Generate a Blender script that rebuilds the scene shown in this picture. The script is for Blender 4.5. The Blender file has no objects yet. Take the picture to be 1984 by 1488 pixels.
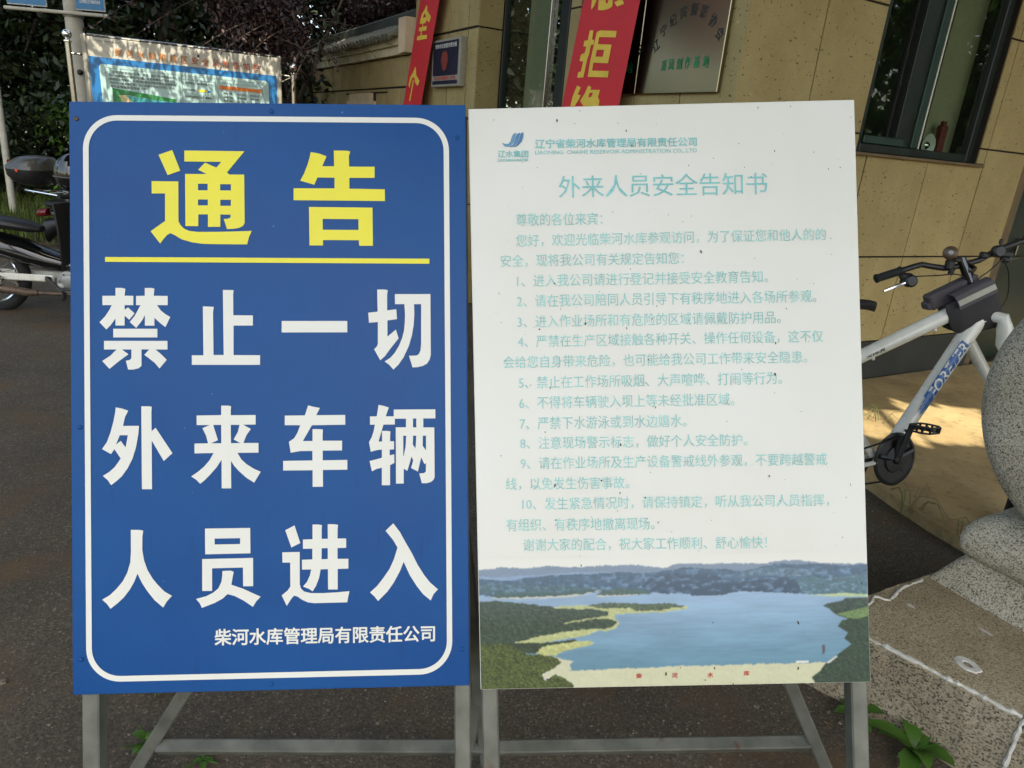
import bpy, bmesh, math, random, json
import numpy as np
from mathutils import Vector, Matrix
from mathutils.geometry import tessellate_polygon
random.seed(7); rng = np.random.default_rng(7)
SC = bpy.context.scene; COL = SC.collection
R = math.radians

# ------------------------------------------------------------------ camera, sky, sun, exposure
CAM_H = 1.55
cam = bpy.data.cameras.new('camera'); cam_o = bpy.data.objects.new('camera', cam); COL.objects.link(cam_o)
cam.sensor_width = 36.0; cam.lens = 36.0 * 1345.0 / 1984.0; cam.clip_start = 0.05; cam.clip_end = 500
pitch, roll = R(19.3), R(4.95)
fwd = Vector((0, math.cos(pitch), -math.sin(pitch))); r0 = Vector((1, 0, 0)); u0 = r0.cross(fwd)
rt = math.cos(roll) * r0 + math.sin(roll) * u0; up = -math.sin(roll) * r0 + math.cos(roll) * u0
cam_o.matrix_world = Matrix(((rt.x, up.x, -fwd.x, 0), (rt.y, up.y, -fwd.y, 0), (rt.z, up.z, -fwd.z, CAM_H), (0, 0, 0, 1)))
SC.camera = cam_o
SUN_AZ, SUN_EL = 166.0, 57.0
w = bpy.data.worlds.new('World'); SC.world = w; w.use_nodes = True
nt = w.node_tree; bg = nt.nodes['Background']; sky = nt.nodes.new('ShaderNodeTexSky')
sky.sky_type = 'NISHITA'; sky.sun_disc = False; sky.sun_elevation = R(SUN_EL); sky.sun_rotation = R(SUN_AZ)
sky.dust_density = 3.0; sky.air_density = 1.0; sky.ozone_density = 0.6
wm = nt.nodes.new('ShaderNodeMix'); wm.data_type = 'RGBA'; wm.blend_type = 'MULTIPLY'; wm.inputs[0].default_value = 1.0; wm.inputs[7].default_value = (1.0, .955, .85, 1)
nt.links.new(sky.outputs[0], wm.inputs[6]); nt.links.new(wm.outputs[2], bg.inputs[0]); bg.inputs[1].default_value = 0.15
sun = bpy.data.lights.new('sun', 'SUN'); sun.energy = 2.6; sun.angle = R(0.55); sun.color = (1.0, 0.93, 0.80)
sun_o = bpy.data.objects.new('sun', sun); COL.objects.link(sun_o)
sd = Vector((math.sin(R(SUN_AZ)) * math.cos(R(SUN_EL)), math.cos(R(SUN_AZ)) * math.cos(R(SUN_EL)), math.sin(R(SUN_EL))))
sun_o.rotation_euler = sd.to_track_quat('Z', 'Y').to_euler()
SC.view_settings.view_transform = 'Standard'; SC.view_settings.look = 'None'
SC.view_settings.exposure = 1.87; SC.view_settings.gamma = 1.0; SC.view_settings.use_curve_mapping = False
SC.cycles.max_bounces = 8; SC.cycles.diffuse_bounces = 4; SC.cycles.glossy_bounces = 4
SC.cycles.transmission_bounces = 6; SC.cycles.transparent_max_bounces = 8; SC.cycles.caustics_reflective = False
SC.cycles.use_denoising = True

# ------------------------------------------------------------------ helpers
def az(a): a = R(a); return np.array([math.sin(a), math.cos(a), 0.0])
def srgb(r, g, b, k=1.0):
    f = lambda c: (c / 255 / 12.92 if c / 255 <= .04045 else ((c / 255 + .055) / 1.055) ** 2.4) * k
    return (f(r), f(g), f(b), 1)
class M:
    """mesh accumulator in world coordinates"""
    def __init__(s): s.v = []; s.f = []
    def add(s, v, f):
        n = len(s.v); s.v += [tuple(float(c) for c in p) for p in v]; s.f += [tuple(i + n for i in q) for q in f]; return s
    def box(s, c, size, X=(1, 0, 0), Y=(0, 1, 0), Z=(0, 0, 1), bev=0.0):
        X, Y, Z, c = (np.array(a, float) for a in (X, Y, Z, c)); h = np.array(size) / 2
        if bev <= 0:
            v = [c + X * sx * h[0] + Y * sy * h[1] + Z * sz * h[2] for sz in (-1, 1) for sy in (-1, 1) for sx in (-1, 1)]
            return s.add(v, [(0, 2, 3, 1), (4, 5, 7, 6), (0, 1, 5, 4), (2, 6, 7, 3), (0, 4, 6, 2), (1, 3, 7, 5)])
        b = min(bev, min(h) * .9); v = []; idx = {}
        for sx in (-1, 1):
            for sy in (-1, 1):
                for sz in (-1, 1):
                    for a in range(3):
                        d = [h[0] - b, h[1] - b, h[2] - b]; d[a] = h[a]
                        idx[(sx, sy, sz, a)] = len(v); v.append(c + X * sx * d[0] + Y * sy * d[1] + Z * sz * d[2])
        f = []
        for a in range(3):
            o = [i for i in range(3) if i != a]
            for sg in (-1, 1):
                q = []
                for p, r in ((-1, -1), (1, -1), (1, 1), (-1, 1)):
                    k = [0, 0, 0]; k[a] = sg; k[o[0]] = p; k[o[1]] = r; q.append(idx[(k[0], k[1], k[2], a)])
                f.append(tuple(q))
        for a in range(3):
            o = [i for i in range(3) if i != a]
            for p in (-1, 1):
                for r in (-1, 1):
                    def g(t, fc):
                        k = [0, 0, 0]; k[a] = t; k[o[0]] = p; k[o[1]] = r; return idx[(k[0], k[1], k[2], fc)]
                    f.append((g(-1, o[0]), g(1, o[0]), g(1, o[1]), g(-1, o[1])))
        for sx in (-1, 1):
            for sy in (-1, 1):
                for sz in (-1, 1): f.append(tuple(idx[(sx, sy, sz, a)] for a in range(3)))
        return s.add(v, f)
    def tube(s, pts, rad, n=10, caps=True, closed=False):
        pts = [np.array(p, float) for p in pts]; m = len(pts)
        rad = [rad] * m if not hasattr(rad, '__len__') else rad
        rings = []; ref = None
        for i, p in enumerate(pts):
            if closed: t = pts[(i + 1) % m] - pts[i - 1]
            else: t = pts[min(i + 1, m - 1)] - pts[max(i - 1, 0)]
            t = t / (np.linalg.norm(t) + 1e-12)
            if ref is None: ref = np.array([0, 0, 1.]) if abs(t[2]) < .9 else np.array([1., 0, 0])
            a = np.cross(t, ref); a /= np.linalg.norm(a) + 1e-12; b = np.cross(t, a); ref = -b if False else ref
            rings.append([p + rad[i] * (a * math.cos(2 * math.pi * k / n) + b * math.sin(2 * math.pi * k / n)) for k in range(n)])
        v = [q for r_ in rings for q in r_]; f = []
        for i in range(m if closed else m - 1):
            j = (i + 1) % m
            for k in range(n): f.append((i * n + k, i * n + (k + 1) % n, j * n + (k + 1) % n, j * n + k))
        if caps and not closed: f.append(tuple(range(n))); f.append(tuple((m - 1) * n + k for k in range(n)))
        return s.add(v, f)
    def lathe(s, c, prof, ax=(0, 0, 1), n=24):
        c = np.array(c, float); ax = np.array(ax, float); ax /= np.linalg.norm(ax)
        a = np.cross(ax, [0, 0, 1.] if abs(ax[2]) < .9 else [1., 0, 0]); a /= np.linalg.norm(a); b = np.cross(ax, a)
        v = [c + ax * h + (a * math.cos(2 * math.pi * k / n) + b * math.sin(2 * math.pi * k / n)) * r for r, h in prof for k in range(n)]
        f = [(i * n + k, i * n + (k + 1) % n, (i + 1) * n + (k + 1) % n, (i + 1) * n + k) for i in range(len(prof) - 1) for k in range(n)]
        f.append(tuple(range(n))); f.append(tuple((len(prof) - 1) * n + k for k in range(n)))
        return s.add(v, f)
    def torus(s, c, R_, r, ax=(0, 1, 0), n=32, m=10, sq=1.0):
        c = np.array(c, float); ax = np.array(ax, float); ax /= np.linalg.norm(ax)
        a = np.cross(ax, [0, 0, 1.] if abs(ax[2]) < .9 else [1., 0, 0]); a /= np.linalg.norm(a); b = np.cross(ax, a)
        v = []
        for i in range(n):
            t = 2 * math.pi * i / n; d = a * math.cos(t) + b * math.sin(t)
            for j in range(m):
                u = 2 * math.pi * j / m; v.append(c + d * (R_ + r * math.cos(u)) + ax * r * sq * math.sin(u))
        return s.add(v, [(i * m + j, i * m + (j + 1) % m, ((i + 1) % n) * m + (j + 1) % m, ((i + 1) % n) * m + j) for i in range(n) for j in range(m)])
    def poly(s, pts, thick=0.0, nrm=None):
        """flat polygon, optionally extruded by thick along -nrm"""
        pts = [np.array(p, float) for p in pts]; n = len(pts)
        tris = tessellate_polygon([[Vector(p) for p in pts]])
        if thick <= 0: return s.add(pts, [tuple(t) for t in tris])
        nrm = np.array(nrm, float); bk = [p - nrm * thick for p in pts]
        f = [tuple(t) for t in tris] + [tuple(i + n for i in reversed(t)) for t in tris] + [(i, (i + 1) % n, (i + 1) % n + n, i + n) for i in range(n)]
        return s.add(pts + bk, f)
    def build(s, name, mat, parent=None, smooth=False, **props):
        me = bpy.data.meshes.new(name)
        v = s.v
        if parent is not None:
            W = np.array(parent['_inv']).reshape(4, 4); a = np.array(v, float); v = (a @ W[:3, :3].T + W[:3, 3]).tolist()
        me.from_pydata(v, [], s.f); me.update()
        bm = bmesh.new(); bm.from_mesh(me); bmesh.ops.recalc_face_normals(bm, faces=bm.faces); bm.to_mesh(me); bm.free()
        if smooth:
            me.polygons.foreach_set('use_smooth', [True] * len(me.polygons))
            try: me.set_sharp_from_angle(angle=R(38))
            except Exception: pass
        me.materials.append(mat)
        o = bpy.data.objects.new(name, me); COL.objects.link(o)
        if parent is not None: o.parent = parent; o['_inv'] = list(parent['_inv'])
        for k, val in props.items(): o[k] = val
        return o
def thing(name, label, cat, loc=(0, 0, 0), rot=None, group=None):
    o = bpy.data.objects.new(name, None); COL.objects.link(o); o.empty_display_size = .1
    Mx = Matrix.Identity(4) if rot is None else Matrix([list(map(float, r_)) for r_ in rot]).to_4x4()
    Mx.translation = Vector([float(c) for c in loc]); o.matrix_world = Mx
    o['_inv'] = [c for row in Mx.inverted() for c in row]
    o['label'] = label; o['category'] = cat
    if group: o['group'] = group
    return o
def tag(o, label=None, cat=None, group=None, kind=None):
    for k, val in (('label', label), ('category', cat), ('group', group), ('kind', kind)):
        if val: o[k] = val
    return o

# ------------------------------------------------------------------ materials
def nodes(name):
    m = bpy.data.materials.new(name); m.use_nodes = True; t = m.node_tree; return m, t, t.nodes['Principled BSDF']
def N(t, kind, **kw):
    n = t.nodes.new(kind)
    for k, v in kw.items():
        if k.startswith('i_'): n.inputs[k[2:].replace('_', ' ')].default_value = v
        else: setattr(n, k, v)
    return n
def ramp(t, src, stops):
    r_ = t.nodes.new('ShaderNodeValToRGB'); e = r_.color_ramp.elements
    while len(e) < len(stops): e.new(.5)
    for q, (p, c) in zip(e, stops): q.position = p; q.color = c
    t.links.new(src, r_.inputs[0]); return r_.outputs[0]
def mixc(t, fac, a, b, mode='MIX'):
    m = t.nodes.new('ShaderNodeMix'); m.data_type = 'RGBA'; m.blend_type = mode
    for s_, v in ((0, fac), (6, a), (7, b)):
        if isinstance(v, (int, float)): m.inputs[s_].default_value = v
        elif isinstance(v, tuple): m.inputs[s_].default_value = v
        else: t.links.new(v, m.inputs[s_])
    return m.outputs[2]
def simple(name, col, rough=.5, metal=0.0, var=.12, scale=8.0, bump=0.0, bscale=60.0, spec=.5, trans=0.0, coat=0.0):
    m, t, p = nodes(name); tc = N(t, 'ShaderNodeTexCoord')
    n1 = N(t, 'ShaderNodeTexNoise', i_Scale=scale, i_Detail=6.0, i_Roughness=.6); t.links.new(tc.outputs['Object'], n1.inputs['Vector'])
    dk = tuple(c * (1 - var * 1.6) for c in col[:3]) + (1,); lt = tuple(min(1, c * (1 + var)) for c in col[:3]) + (1,)
    t.links.new(ramp(t, n1.outputs[0], [(.32, dk), (.68, lt)]), p.inputs['Base Color'])
    t.links.new(ramp(t, n1.outputs[0], [(.3, (rough * .85,) * 3 + (1,)), (.7, (min(1, rough * 1.15),) * 3 + (1,))]), p.inputs['Roughness'])
    p.inputs['Metallic'].default_value = metal; p.inputs['Specular IOR Level'].default_value = spec
    p.inputs['Coat Weight'].default_value = coat
    if bump > 0:
        n2 = N(t, 'ShaderNodeTexNoise', i_Scale=bscale, i_Detail=4.0); t.links.new(tc.outputs['Object'], n2.inputs['Vector'])
        b = N(t, 'ShaderNodeBump', i_Strength=bump, i_Distance=.004); t.links.new(n2.outputs[0], b.inputs['Height']); t.links.new(b.outputs[0], p.inputs['Normal'])
    return m
def asphalt():
    m, t, p = nodes('asphalt'); tc = N(t, 'ShaderNodeTexCoord'); V = tc.outputs['Object']
    big = N(t, 'ShaderNodeTexNoise', i_Scale=1.1, i_Detail=6.0, i_Roughness=.65); t.links.new(V, big.inputs['Vector'])
    vo = N(t, 'ShaderNodeTexVoronoi', i_Scale=190.0); t.links.new(V, vo.inputs['Vector'])
    vo.inputs['Randomness'].default_value = 1.0
    base = ramp(t, big.outputs[0], [(.3, srgb(70, 62, 50)), (.55, srgb(92, 83, 67)), (.75, srgb(108, 95, 75))])
    # every aggregate grain has its own tone
    sep = N(t, 'ShaderNodeSeparateColor'); t.links.new(vo.outputs['Color'], sep.inputs[0])
    tone = ramp(t, sep.outputs[0], [(.0, (.45, .45, .45, 1)), (.6, (.95, .95, .95, 1)), (.92, (1.3, 1.3, 1.3, 1)), (.99, (2.3, 2.3, 2.2, 1))])
    c = mixc(t, .8, base, tone, 'MULTIPLY')
    vo2 = N(t, 'ShaderNodeTexVoronoi', i_Scale=26.0); t.links.new(V, vo2.inputs['Vector'])
    chip = ramp(t, vo2.outputs['Distance'], [(.05, (1, 1, 1, 1)), (.09, (0, 0, 0, 1))])
    sep2 = N(t, 'ShaderNodeSeparateColor'); t.links.new(vo2.outputs['Color'], sep2.inputs[0])
    pick = ramp(t, sep2.outputs[1], [(.90, (0, 0, 0, 1)), (.91, (1, 1, 1, 1))])
    fm = mixc(t, 1.0, chip, pick, 'MULTIPLY')
    c = mixc(t, fm, c, srgb(185, 180, 165))
    dirt = N(t, 'ShaderNodeTexNoise', i_Scale=3.2, i_Detail=8.0); t.links.new(V, dirt.inputs['Vector'])
    dm = ramp(t, dirt.outputs[0], [(.5, (0, 0, 0, 1)), (.68, (.75, .75, .75, 1))])
    c = mixc(t, dm, c, srgb(98, 76, 48))
    t.links.new(c, p.inputs['Base Color']); p.inputs['Roughness'].default_value = .88
    b = N(t, 'ShaderNodeBump', i_Strength=.9, i_Distance=.004); t.links.new(sep.outputs[0], b.inputs['Height']); t.links.new(b.outputs[0], p.inputs['Normal'])
    return m
def concrete():
    m, t, p = nodes('apron_concrete'); tc = N(t, 'ShaderNodeTexCoord'); V = tc.outputs['Object']
    n = N(t, 'ShaderNodeTexNoise', i_Scale=2.2, i_Detail=10.0, i_Roughness=.7); t.links.new(V, n.inputs['Vector'])
    c = ramp(t, n.outputs[0], [(.28, srgb(120, 100, 66)), (.5, srgb(158, 136, 92)), (.72, srgb(178, 156, 110))])
    n2 = N(t, 'ShaderNodeTexNoise', i_Scale=24.0, i_Detail=6.0); t.links.new(V, n2.inputs['Vector'])
    c = mixc(t, ramp(t, n2.outputs[0], [(.55, (0, 0, 0, 1)), (.75, (.5, .5, .5, 1))]), c, srgb(80, 66, 44))
    t.links.new(c, p.inputs['Base Color']); p.inputs['Roughness'].default_value = .85
    b = N(t, 'ShaderNodeBump', i_Strength=.35, i_Distance=.006); t.links.new(n2.outputs[0], b.inputs['Height']); t.links.new(b.outputs[0], p.inputs['Normal'])
    return m
def tilemat(name, base, k=1.0):
    """tan travertine-look tile: mottled, with short dark worm-like pits"""
    m, t, p = nodes(name); tc = N(t, 'ShaderNodeTexCoord'); V = tc.outputs['Object']
    oi = N(t, 'ShaderNodeObjectInfo')
    n = N(t, 'ShaderNodeTexNoise', i_Scale=2.4, i_Detail=8.0, i_Roughness=.65); t.links.new(V, n.inputs['Vector'])
    r_, g, b_ = base
    c = ramp(t, n.outputs[0], [(.3, srgb(r_ - 14, g - 15, b_ - 14, k)), (.7, srgb(r_ + 8, g + 8, b_ + 7, k))])
    rv = ramp(t, oi.outputs['Random'], [(0, (.90, .90, .88, 1)), (1, (1.05, 1.04, 1.03, 1))]); c = mixc(t, 1.0, c, rv, 'MULTIPLY')
    wp = N(t, 'ShaderNodeTexNoise', i_Scale=30.0, i_Detail=2.0); t.links.new(V, wp.inputs['Vector'])
    ad = N(t, 'ShaderNodeVectorMath', operation='MULTIPLY_ADD'); t.links.new(wp.outputs['Color'], ad.inputs[0]); ad.inputs[1].default_value = (.075, .075, .03); t.links.new(V, ad.inputs[2])
    vo = N(t, 'ShaderNodeTexVoronoi', i_Scale=29.0); t.links.new(ad.outputs[0], vo.inputs['Vector'])
    sc = N(t, 'ShaderNodeSeparateColor'); t.links.new(vo.outputs['Color'], sc.inputs[0])
    pit = mixc(t, 1.0, ramp(t, vo.outputs['Distance'], [(.13, (1, 1, 1, 1)), (.23, (0, 0, 0, 1))]), ramp(t, sc.outputs[0], [(.36, (0, 0, 0, 1)), (.42, (1, 1, 1, 1))]), 'MULTIPLY')
    c = mixc(t, pit, c, srgb(r_ - 84, g - 80, b_ - 54, k))
    lp = mixc(t, 1.0, ramp(t, vo.outputs['Distance'], [(.10, (.6, .6, .6, 1)), (.24, (0, 0, 0, 1))]), ramp(t, sc.outputs[1], [(.82, (0, 0, 0, 1)), (.86, (1, 1, 1, 1))]), 'MULTIPLY')
    c = mixc(t, lp, c, srgb(r_ + 40, g + 36, b_ + 22, k))
    n3 = N(t, 'ShaderNodeTexNoise', i_Scale=140.0, i_Detail=3.0); t.links.new(V, n3.inputs['Vector'])
    c = mixc(t, ramp(t, n3.outputs[0], [(.48, (0, 0, 0, 1)), (.72, (.55, .55, .55, 1))]), c, srgb(r_ - 35, g - 35, b_ - 28, k))
    mps = N(t, 'ShaderNodeMapping'); mps.inputs['Scale'].default_value = (2.6, 2.6, .7); t.links.new(V, mps.inputs[0])
    ns = N(t, 'ShaderNodeTexNoise', i_Scale=1.0, i_Detail=7.0, i_Roughness=.6); t.links.new(mps.outputs[0], ns.inputs['Vector'])
    c = mixc(t, ramp(t, ns.outputs[0], [(.46, (0, 0, 0, 1)), (.75, (.38, .38, .38, 1))]), c, srgb(r_ - 42, g - 44, b_ - 36, k))
    t.links.new(c, p.inputs['Base Color']); p.inputs['Roughness'].default_value = .62; p.inputs['Specular IOR Level'].default_value = .3
    b = N(t, 'ShaderNodeBump', i_Strength=.5, i_Distance=.003, invert=True); t.links.new(pit, b.inputs['Height']); t.links.new(b.outputs[0], p.inputs['Normal'])
    return m
def granite(name, warm=0.0, worn=False):
    m, t, p = nodes(name); tc = N(t, 'ShaderNodeTexCoord'); V = tc.outputs['Object']
    mp = N(t, 'ShaderNodeMapping'); mp.inputs['Scale'].default_value = (1, 1, 1.15); t.links.new(V, mp.inputs[0])
    vo = N(t, 'ShaderNodeTexVoronoi', i_Scale=300.0); t.links.new(mp.outputs[0], vo.inputs['Vector'])
    sc = N(t, 'ShaderNodeSeparateColor'); t.links.new(vo.outputs['Color'], sc.inputs[0])
    n0 = N(t, 'ShaderNodeTexNoise', i_Scale=150.0, i_Detail=8.0, i_Roughness=.75); t.links.new(V, n0.inputs['Vector'])
    mx = N(t, 'ShaderNodeMath', operation='MULTIPLY_ADD'); t.links.new(sc.outputs[0], mx.inputs[0]); mx.inputs[1].default_value = .34; 
    m2 = N(t, 'ShaderNodeMath', operation='MULTIPLY_ADD'); t.links.new(n0.outputs[0], m2.inputs[0]); m2.inputs[1].default_value = 1.0; m2.inputs[2].default_value = -.15
    t.links.new(m2.outputs[0], mx.inputs[2])
    g = lambda a, b, c: srgb(a, b - warm * 8, c - warm * 24)
    if worn: c = ramp(t, mx.outputs[0], [(.32, srgb(102, 88, 66)), (.42, srgb(144, 129, 100)), (.52, srgb(172, 157, 126)), (.72, srgb(188, 175, 146))])
    else: c = ramp(t, mx.outputs[0], [(.33, srgb(80, 74, 62)), (.41, srgb(132, 125, 108)), (.49, srgb(184, 176, 156)), (.72, srgb(208, 201, 182))])
    big = N(t, 'ShaderNodeTexNoise', i_Scale=4.0, i_Detail=6.0); t.links.new(V, big.inputs['Vector'])
    st = ramp(t, big.outputs[0], [(.35, (.72, .70, .64, 1)), (.65, (1, 1, 1, 1))]); c = mixc(t, .9, c, st, 'MULTIPLY')
    t.links.new(c, p.inputs['Base Color']); p.inputs['Roughness'].default_value = .75
    b = N(t, 'ShaderNodeBump', i_Strength=.45, i_Distance=.002); t.links.new(mx.outputs[0], b.inputs['Height']); t.links.new(b.outputs[0], p.inputs['Normal'])
    return m
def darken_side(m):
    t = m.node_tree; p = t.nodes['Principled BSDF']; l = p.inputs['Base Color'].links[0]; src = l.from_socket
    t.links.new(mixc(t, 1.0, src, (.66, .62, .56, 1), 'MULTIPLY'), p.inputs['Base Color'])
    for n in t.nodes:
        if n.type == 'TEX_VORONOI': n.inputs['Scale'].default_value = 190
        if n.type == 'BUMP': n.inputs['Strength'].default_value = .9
def leafmat(name, c1, c2, trans=.25, rough=.45):
    m, t, p = nodes(name); g = N(t, 'ShaderNodeNewGeometry')
    c = ramp(t, g.outputs['Random Per Island'], [(0, c1), (.75, c2), (1, tuple(min(1, x * 1.5) for x in c2[:3]) + (1,))])
    t.links.new(c, p.inputs['Base Color']); p.inputs['Roughness'].default_value = rough; p.inputs['Specular IOR Level'].default_value = .35
    if trans > 0:
        tr = N(t, 'ShaderNodeBsdfTranslucent'); t.links.new(mixc(t, .6, c, (.9, 1, .3, 1), 'MULTIPLY'), tr.inputs[0])
        ms = N(t, 'ShaderNodeMixShader', i_Fac=trans); out = t.nodes['Material Output']
        t.links.new(p.outputs[0], ms.inputs[1]); t.links.new(tr.outputs[0], ms.inputs[2]); t.links.new(ms.outputs[0], out.inputs[0])
    return m
def glassmat(name, tint, refl_rough=.02, alpha=.55):
    """thin dirty pane: reflects by fresnel, otherwise lets the inside show through"""
    m, t, p = nodes(name); out = t.nodes['Material Output']
    p.inputs['Base Color'].default_value = tint; p.inputs['Roughness'].default_value = refl_rough; p.inputs['IOR'].default_value = 1.52
    p.inputs['Transmission Weight'].default_value = 0; 
    tr = N(t, 'ShaderNodeBsdfTransparent'); tr.inputs[0].default_value = (.72, .80, .72, 1)
    gl = N(t, 'ShaderNodeBsdfGlossy'); gl.inputs['Roughness'].default_value = refl_rough
    lw = N(t, 'ShaderNodeLayerWeight', i_Blend=.5); pw = N(t, 'ShaderNodeMath', operation='POWER'); t.links.new(lw.outputs['Facing'], pw.inputs[0]); pw.inputs[1].default_value = 3.6
    fr = N(t, 'ShaderNodeMath', operation='MULTIPLY_ADD'); t.links.new(pw.outputs[0], fr.inputs[0]); fr.inputs[1].default_value = .9; fr.inputs[2].default_value = .06; ms = N(t, 'ShaderNodeMixShader')
    t.links.new(fr.outputs[0], ms.inputs[0]); t.links.new(tr.outputs[0], ms.inputs[1]); t.links.new(gl.outputs[0], ms.inputs[2])
    m2 = N(t, 'ShaderNodeMixShader', i_Fac=1 - alpha); 
    t.links.new(p.outputs[0], m2.inputs[1]); t.links.new(ms.outputs[0], m2.inputs[2]); m2.inputs[0].default_value = 1 - alpha
    t.links.new(m2.outputs[0], out.inputs[0]); return m

K = 1.0
MAT = dict(
    asphalt=asphalt(), concrete=concrete(),
    tile=tilemat('tan_tile', (166, 150, 104)), tile_court=tilemat('tan_tile_court', (174, 156, 112)),
    joint=simple('dark_joint', srgb(34, 27, 18), .9), skirting=simple('dark_skirting_paint', srgb(46, 48, 42), .7, var=.25, scale=3),
    green_frame=simple('dark_green_frame', srgb(15, 26, 20), .4, var=.25, scale=10), green_rail=simple('green_rail', srgb(24, 52, 42), .4),
    inside=simple('dim_interior', srgb(150, 150, 130), .9), inside_dark=simple('dark_interior', srgb(70, 72, 56), .9),
    curtain=simple('pale_blind', srgb(158, 156, 128), .9, var=.05), 
    glass=glassmat('window_glass', (.02, .03, .025, 1), .015, .12),
    granite=granite('granite'), granite_worn=granite('granite_worn', 1.0, True), granite_side=granite('granite_side'), 
    mortar=simple('white_mortar', srgb(205, 202, 190), .9, bump=.4, var=.15, scale=30),
    blue=None, white_panel=None,
    galv=None,
    white_print=simple('white_print', srgb(224, 224, 214), .4, var=.02, scale=3), yellow=simple('yellow_print', srgb(232, 222, 40), .4, var=.03, scale=3),
    cyan=simple('cyan_print', srgb(152, 206, 201), .5, var=.14, scale=30), cyan_strong=simple('cyan_print_strong', srgb(130, 196, 196), .5, var=.1, scale=20),
    red_print=simple('red_print', srgb(190, 40, 34), .5), speck=simple('dark_speck', srgb(40, 36, 26), .8),
    red_cloth=simple('red_banner_cloth', srgb(205, 44, 50), .6, var=.07, scale=3), gold=simple('gold_print', srgb(232, 198, 74), .6, var=.06, scale=8),
    steel=simple('brushed_steel', (.36, .345, .30, 1), .22, 1.0, var=.04, scale=2), chrome=simple('chrome', (.75, .75, .73, 1), .12, 1.0, var=.03),
    alloy=simple('cast_alloy', (.30, .30, .28, 1), .5, .6, var=.15, scale=20),
    black_print=simple('black_print', srgb(26, 24, 18), .5), green_print=simple('green_print', srgb(20, 130, 76), .5),
    navy=simple('navy_plate', srgb(34, 34, 54), .35), pale_frame=simple('pale_frame', srgb(150, 146, 132), .5, var=.08, scale=20),
    cornice=simple('cream_cornice', srgb(206, 196, 160), .85, var=.16, scale=5, bump=.2), cream_block=simple('cream_block', srgb(214, 190, 160), .85, var=.1, scale=5),
    rooftile=simple('grey_roof_tile', srgb(112, 112, 96), .85, var=.25, scale=14, bump=.5), ridge=simple('dark_ridge', srgb(62, 66, 58), .8, var=.2, scale=4),
    black_plastic=simple('black_plastic', srgb(30, 30, 30), .45, var=.12, scale=30, bump=.15, bscale=300), black_gloss=simple('black_gloss_paint', srgb(14, 15, 15), .12, coat=.6, var=.1),
    rubber=simple('rubber', srgb(24, 24, 23), .8, bump=.3), grey_plastic=simple('grey_plastic', srgb(66, 66, 60), .28, var=.06), seat=simple('black_vinyl', srgb(26, 26, 26), .5, bump=.2),
    red_lens=simple('red_lens', srgb(110, 16, 16), .15), white_paint=simple('white_gloss_paint', srgb(226, 224, 210), .28, var=.06, scale=9, coat=.3),
    rust=simple('rusty_exhaust', srgb(104, 88, 74), .6, .5, var=.3, scale=30), cable=simple('black_cable', srgb(20, 20, 20), .5), 
    bag=simple('dark_bag_fabric', srgb(52, 50, 50), .8, bump=.3, bscale=400), bag2=simple('bag_flap_fabric', srgb(84, 78, 80), .75, bump=.2, bscale=400),
    reflect=simple('grey_reflective_strip', srgb(168, 166, 146), .5), blue_decal=simple('blue_decal', srgb(30, 92, 160), .35, var=.1, scale=40),
    brown_metal=simple('brown_bell', srgb(84, 66, 48), .4, .3), pole_paint=simple('pale_grey_pole', srgb(176, 172, 156), .7, var=.12, scale=9, bump=.2),
    board_cream=simple('board_cream', srgb(180, 176, 160), .45), board_blue=simple('board_blue', srgb(22, 104, 160), .4), board_pale=simple('board_pale', srgb(162, 190, 184), .45),
    board_line=simple('board_line', srgb(90, 104, 100), .5), board_text=simple('board_text', srgb(66, 62, 56), .5), board_orange=simple('board_orange', srgb(206, 112, 30), .5), board_title=simple('board_title', srgb(176, 112, 48), .5), board_title_red=simple('board_title_red', srgb(168, 82, 48), .5),
    warn_yellow=simple('warning_yellow', srgb(230, 205, 30), .5), hill_green=simple('print_green', srgb(40, 120, 60), .5), lake_print=simple('print_lake', srgb(60, 150, 150), .5), sand_print=simple('print_sand', srgb(196, 184, 130), .5),
    banner_blue=simple('banner_blue', srgb(40, 110, 156), .5), banner_pale=simple('banner_pale', srgb(190, 190, 186), .5),
    bark=simple('dark_bark', srgb(58, 50, 40), .9, bump=.8, bscale=30), twig=simple('twig', srgb(84, 72, 60), .8),
    purple_leaf=leafmat('purple_leaf', srgb(40, 29, 29), srgb(88, 72, 70), .08, .3), dark_leaf=leafmat('dark_leaf', srgb(22, 34, 18), srgb(44, 58, 30), .1),
    green_leaf=leafmat('green_leaf', srgb(40, 66, 22), srgb(84, 116, 40), .3), grass=leafmat('grass_blade', srgb(40, 60, 22), srgb(104, 118, 52), .3, .6),
    weed=leafmat('weed_leaf', srgb(44, 84, 26), srgb(80, 116, 44), .25, .4), straw=leafmat('dry_stem', srgb(90, 84, 56), srgb(130, 120, 84), 0, .8),
    soil=simple('verge_soil', srgb(66, 58, 40), .95, var=.3, scale=3, bump=.8, bscale=20), kerb=simple('kerb_stone', srgb(128, 124, 112), .85, var=.15, bump=.4),
    plaster=simple('roof_plaster', srgb(150, 140, 116), .9), door=simple('dark_green_door', srgb(30, 44, 36), .35), reveal=simple('brown_reveal', srgb(104, 88, 62), .8, var=.2),
    lampshade=simple('pale_bowl', srgb(200, 206, 200), .3), red_thing=simple('red_box', srgb(120, 40, 36), .6),
)
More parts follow.
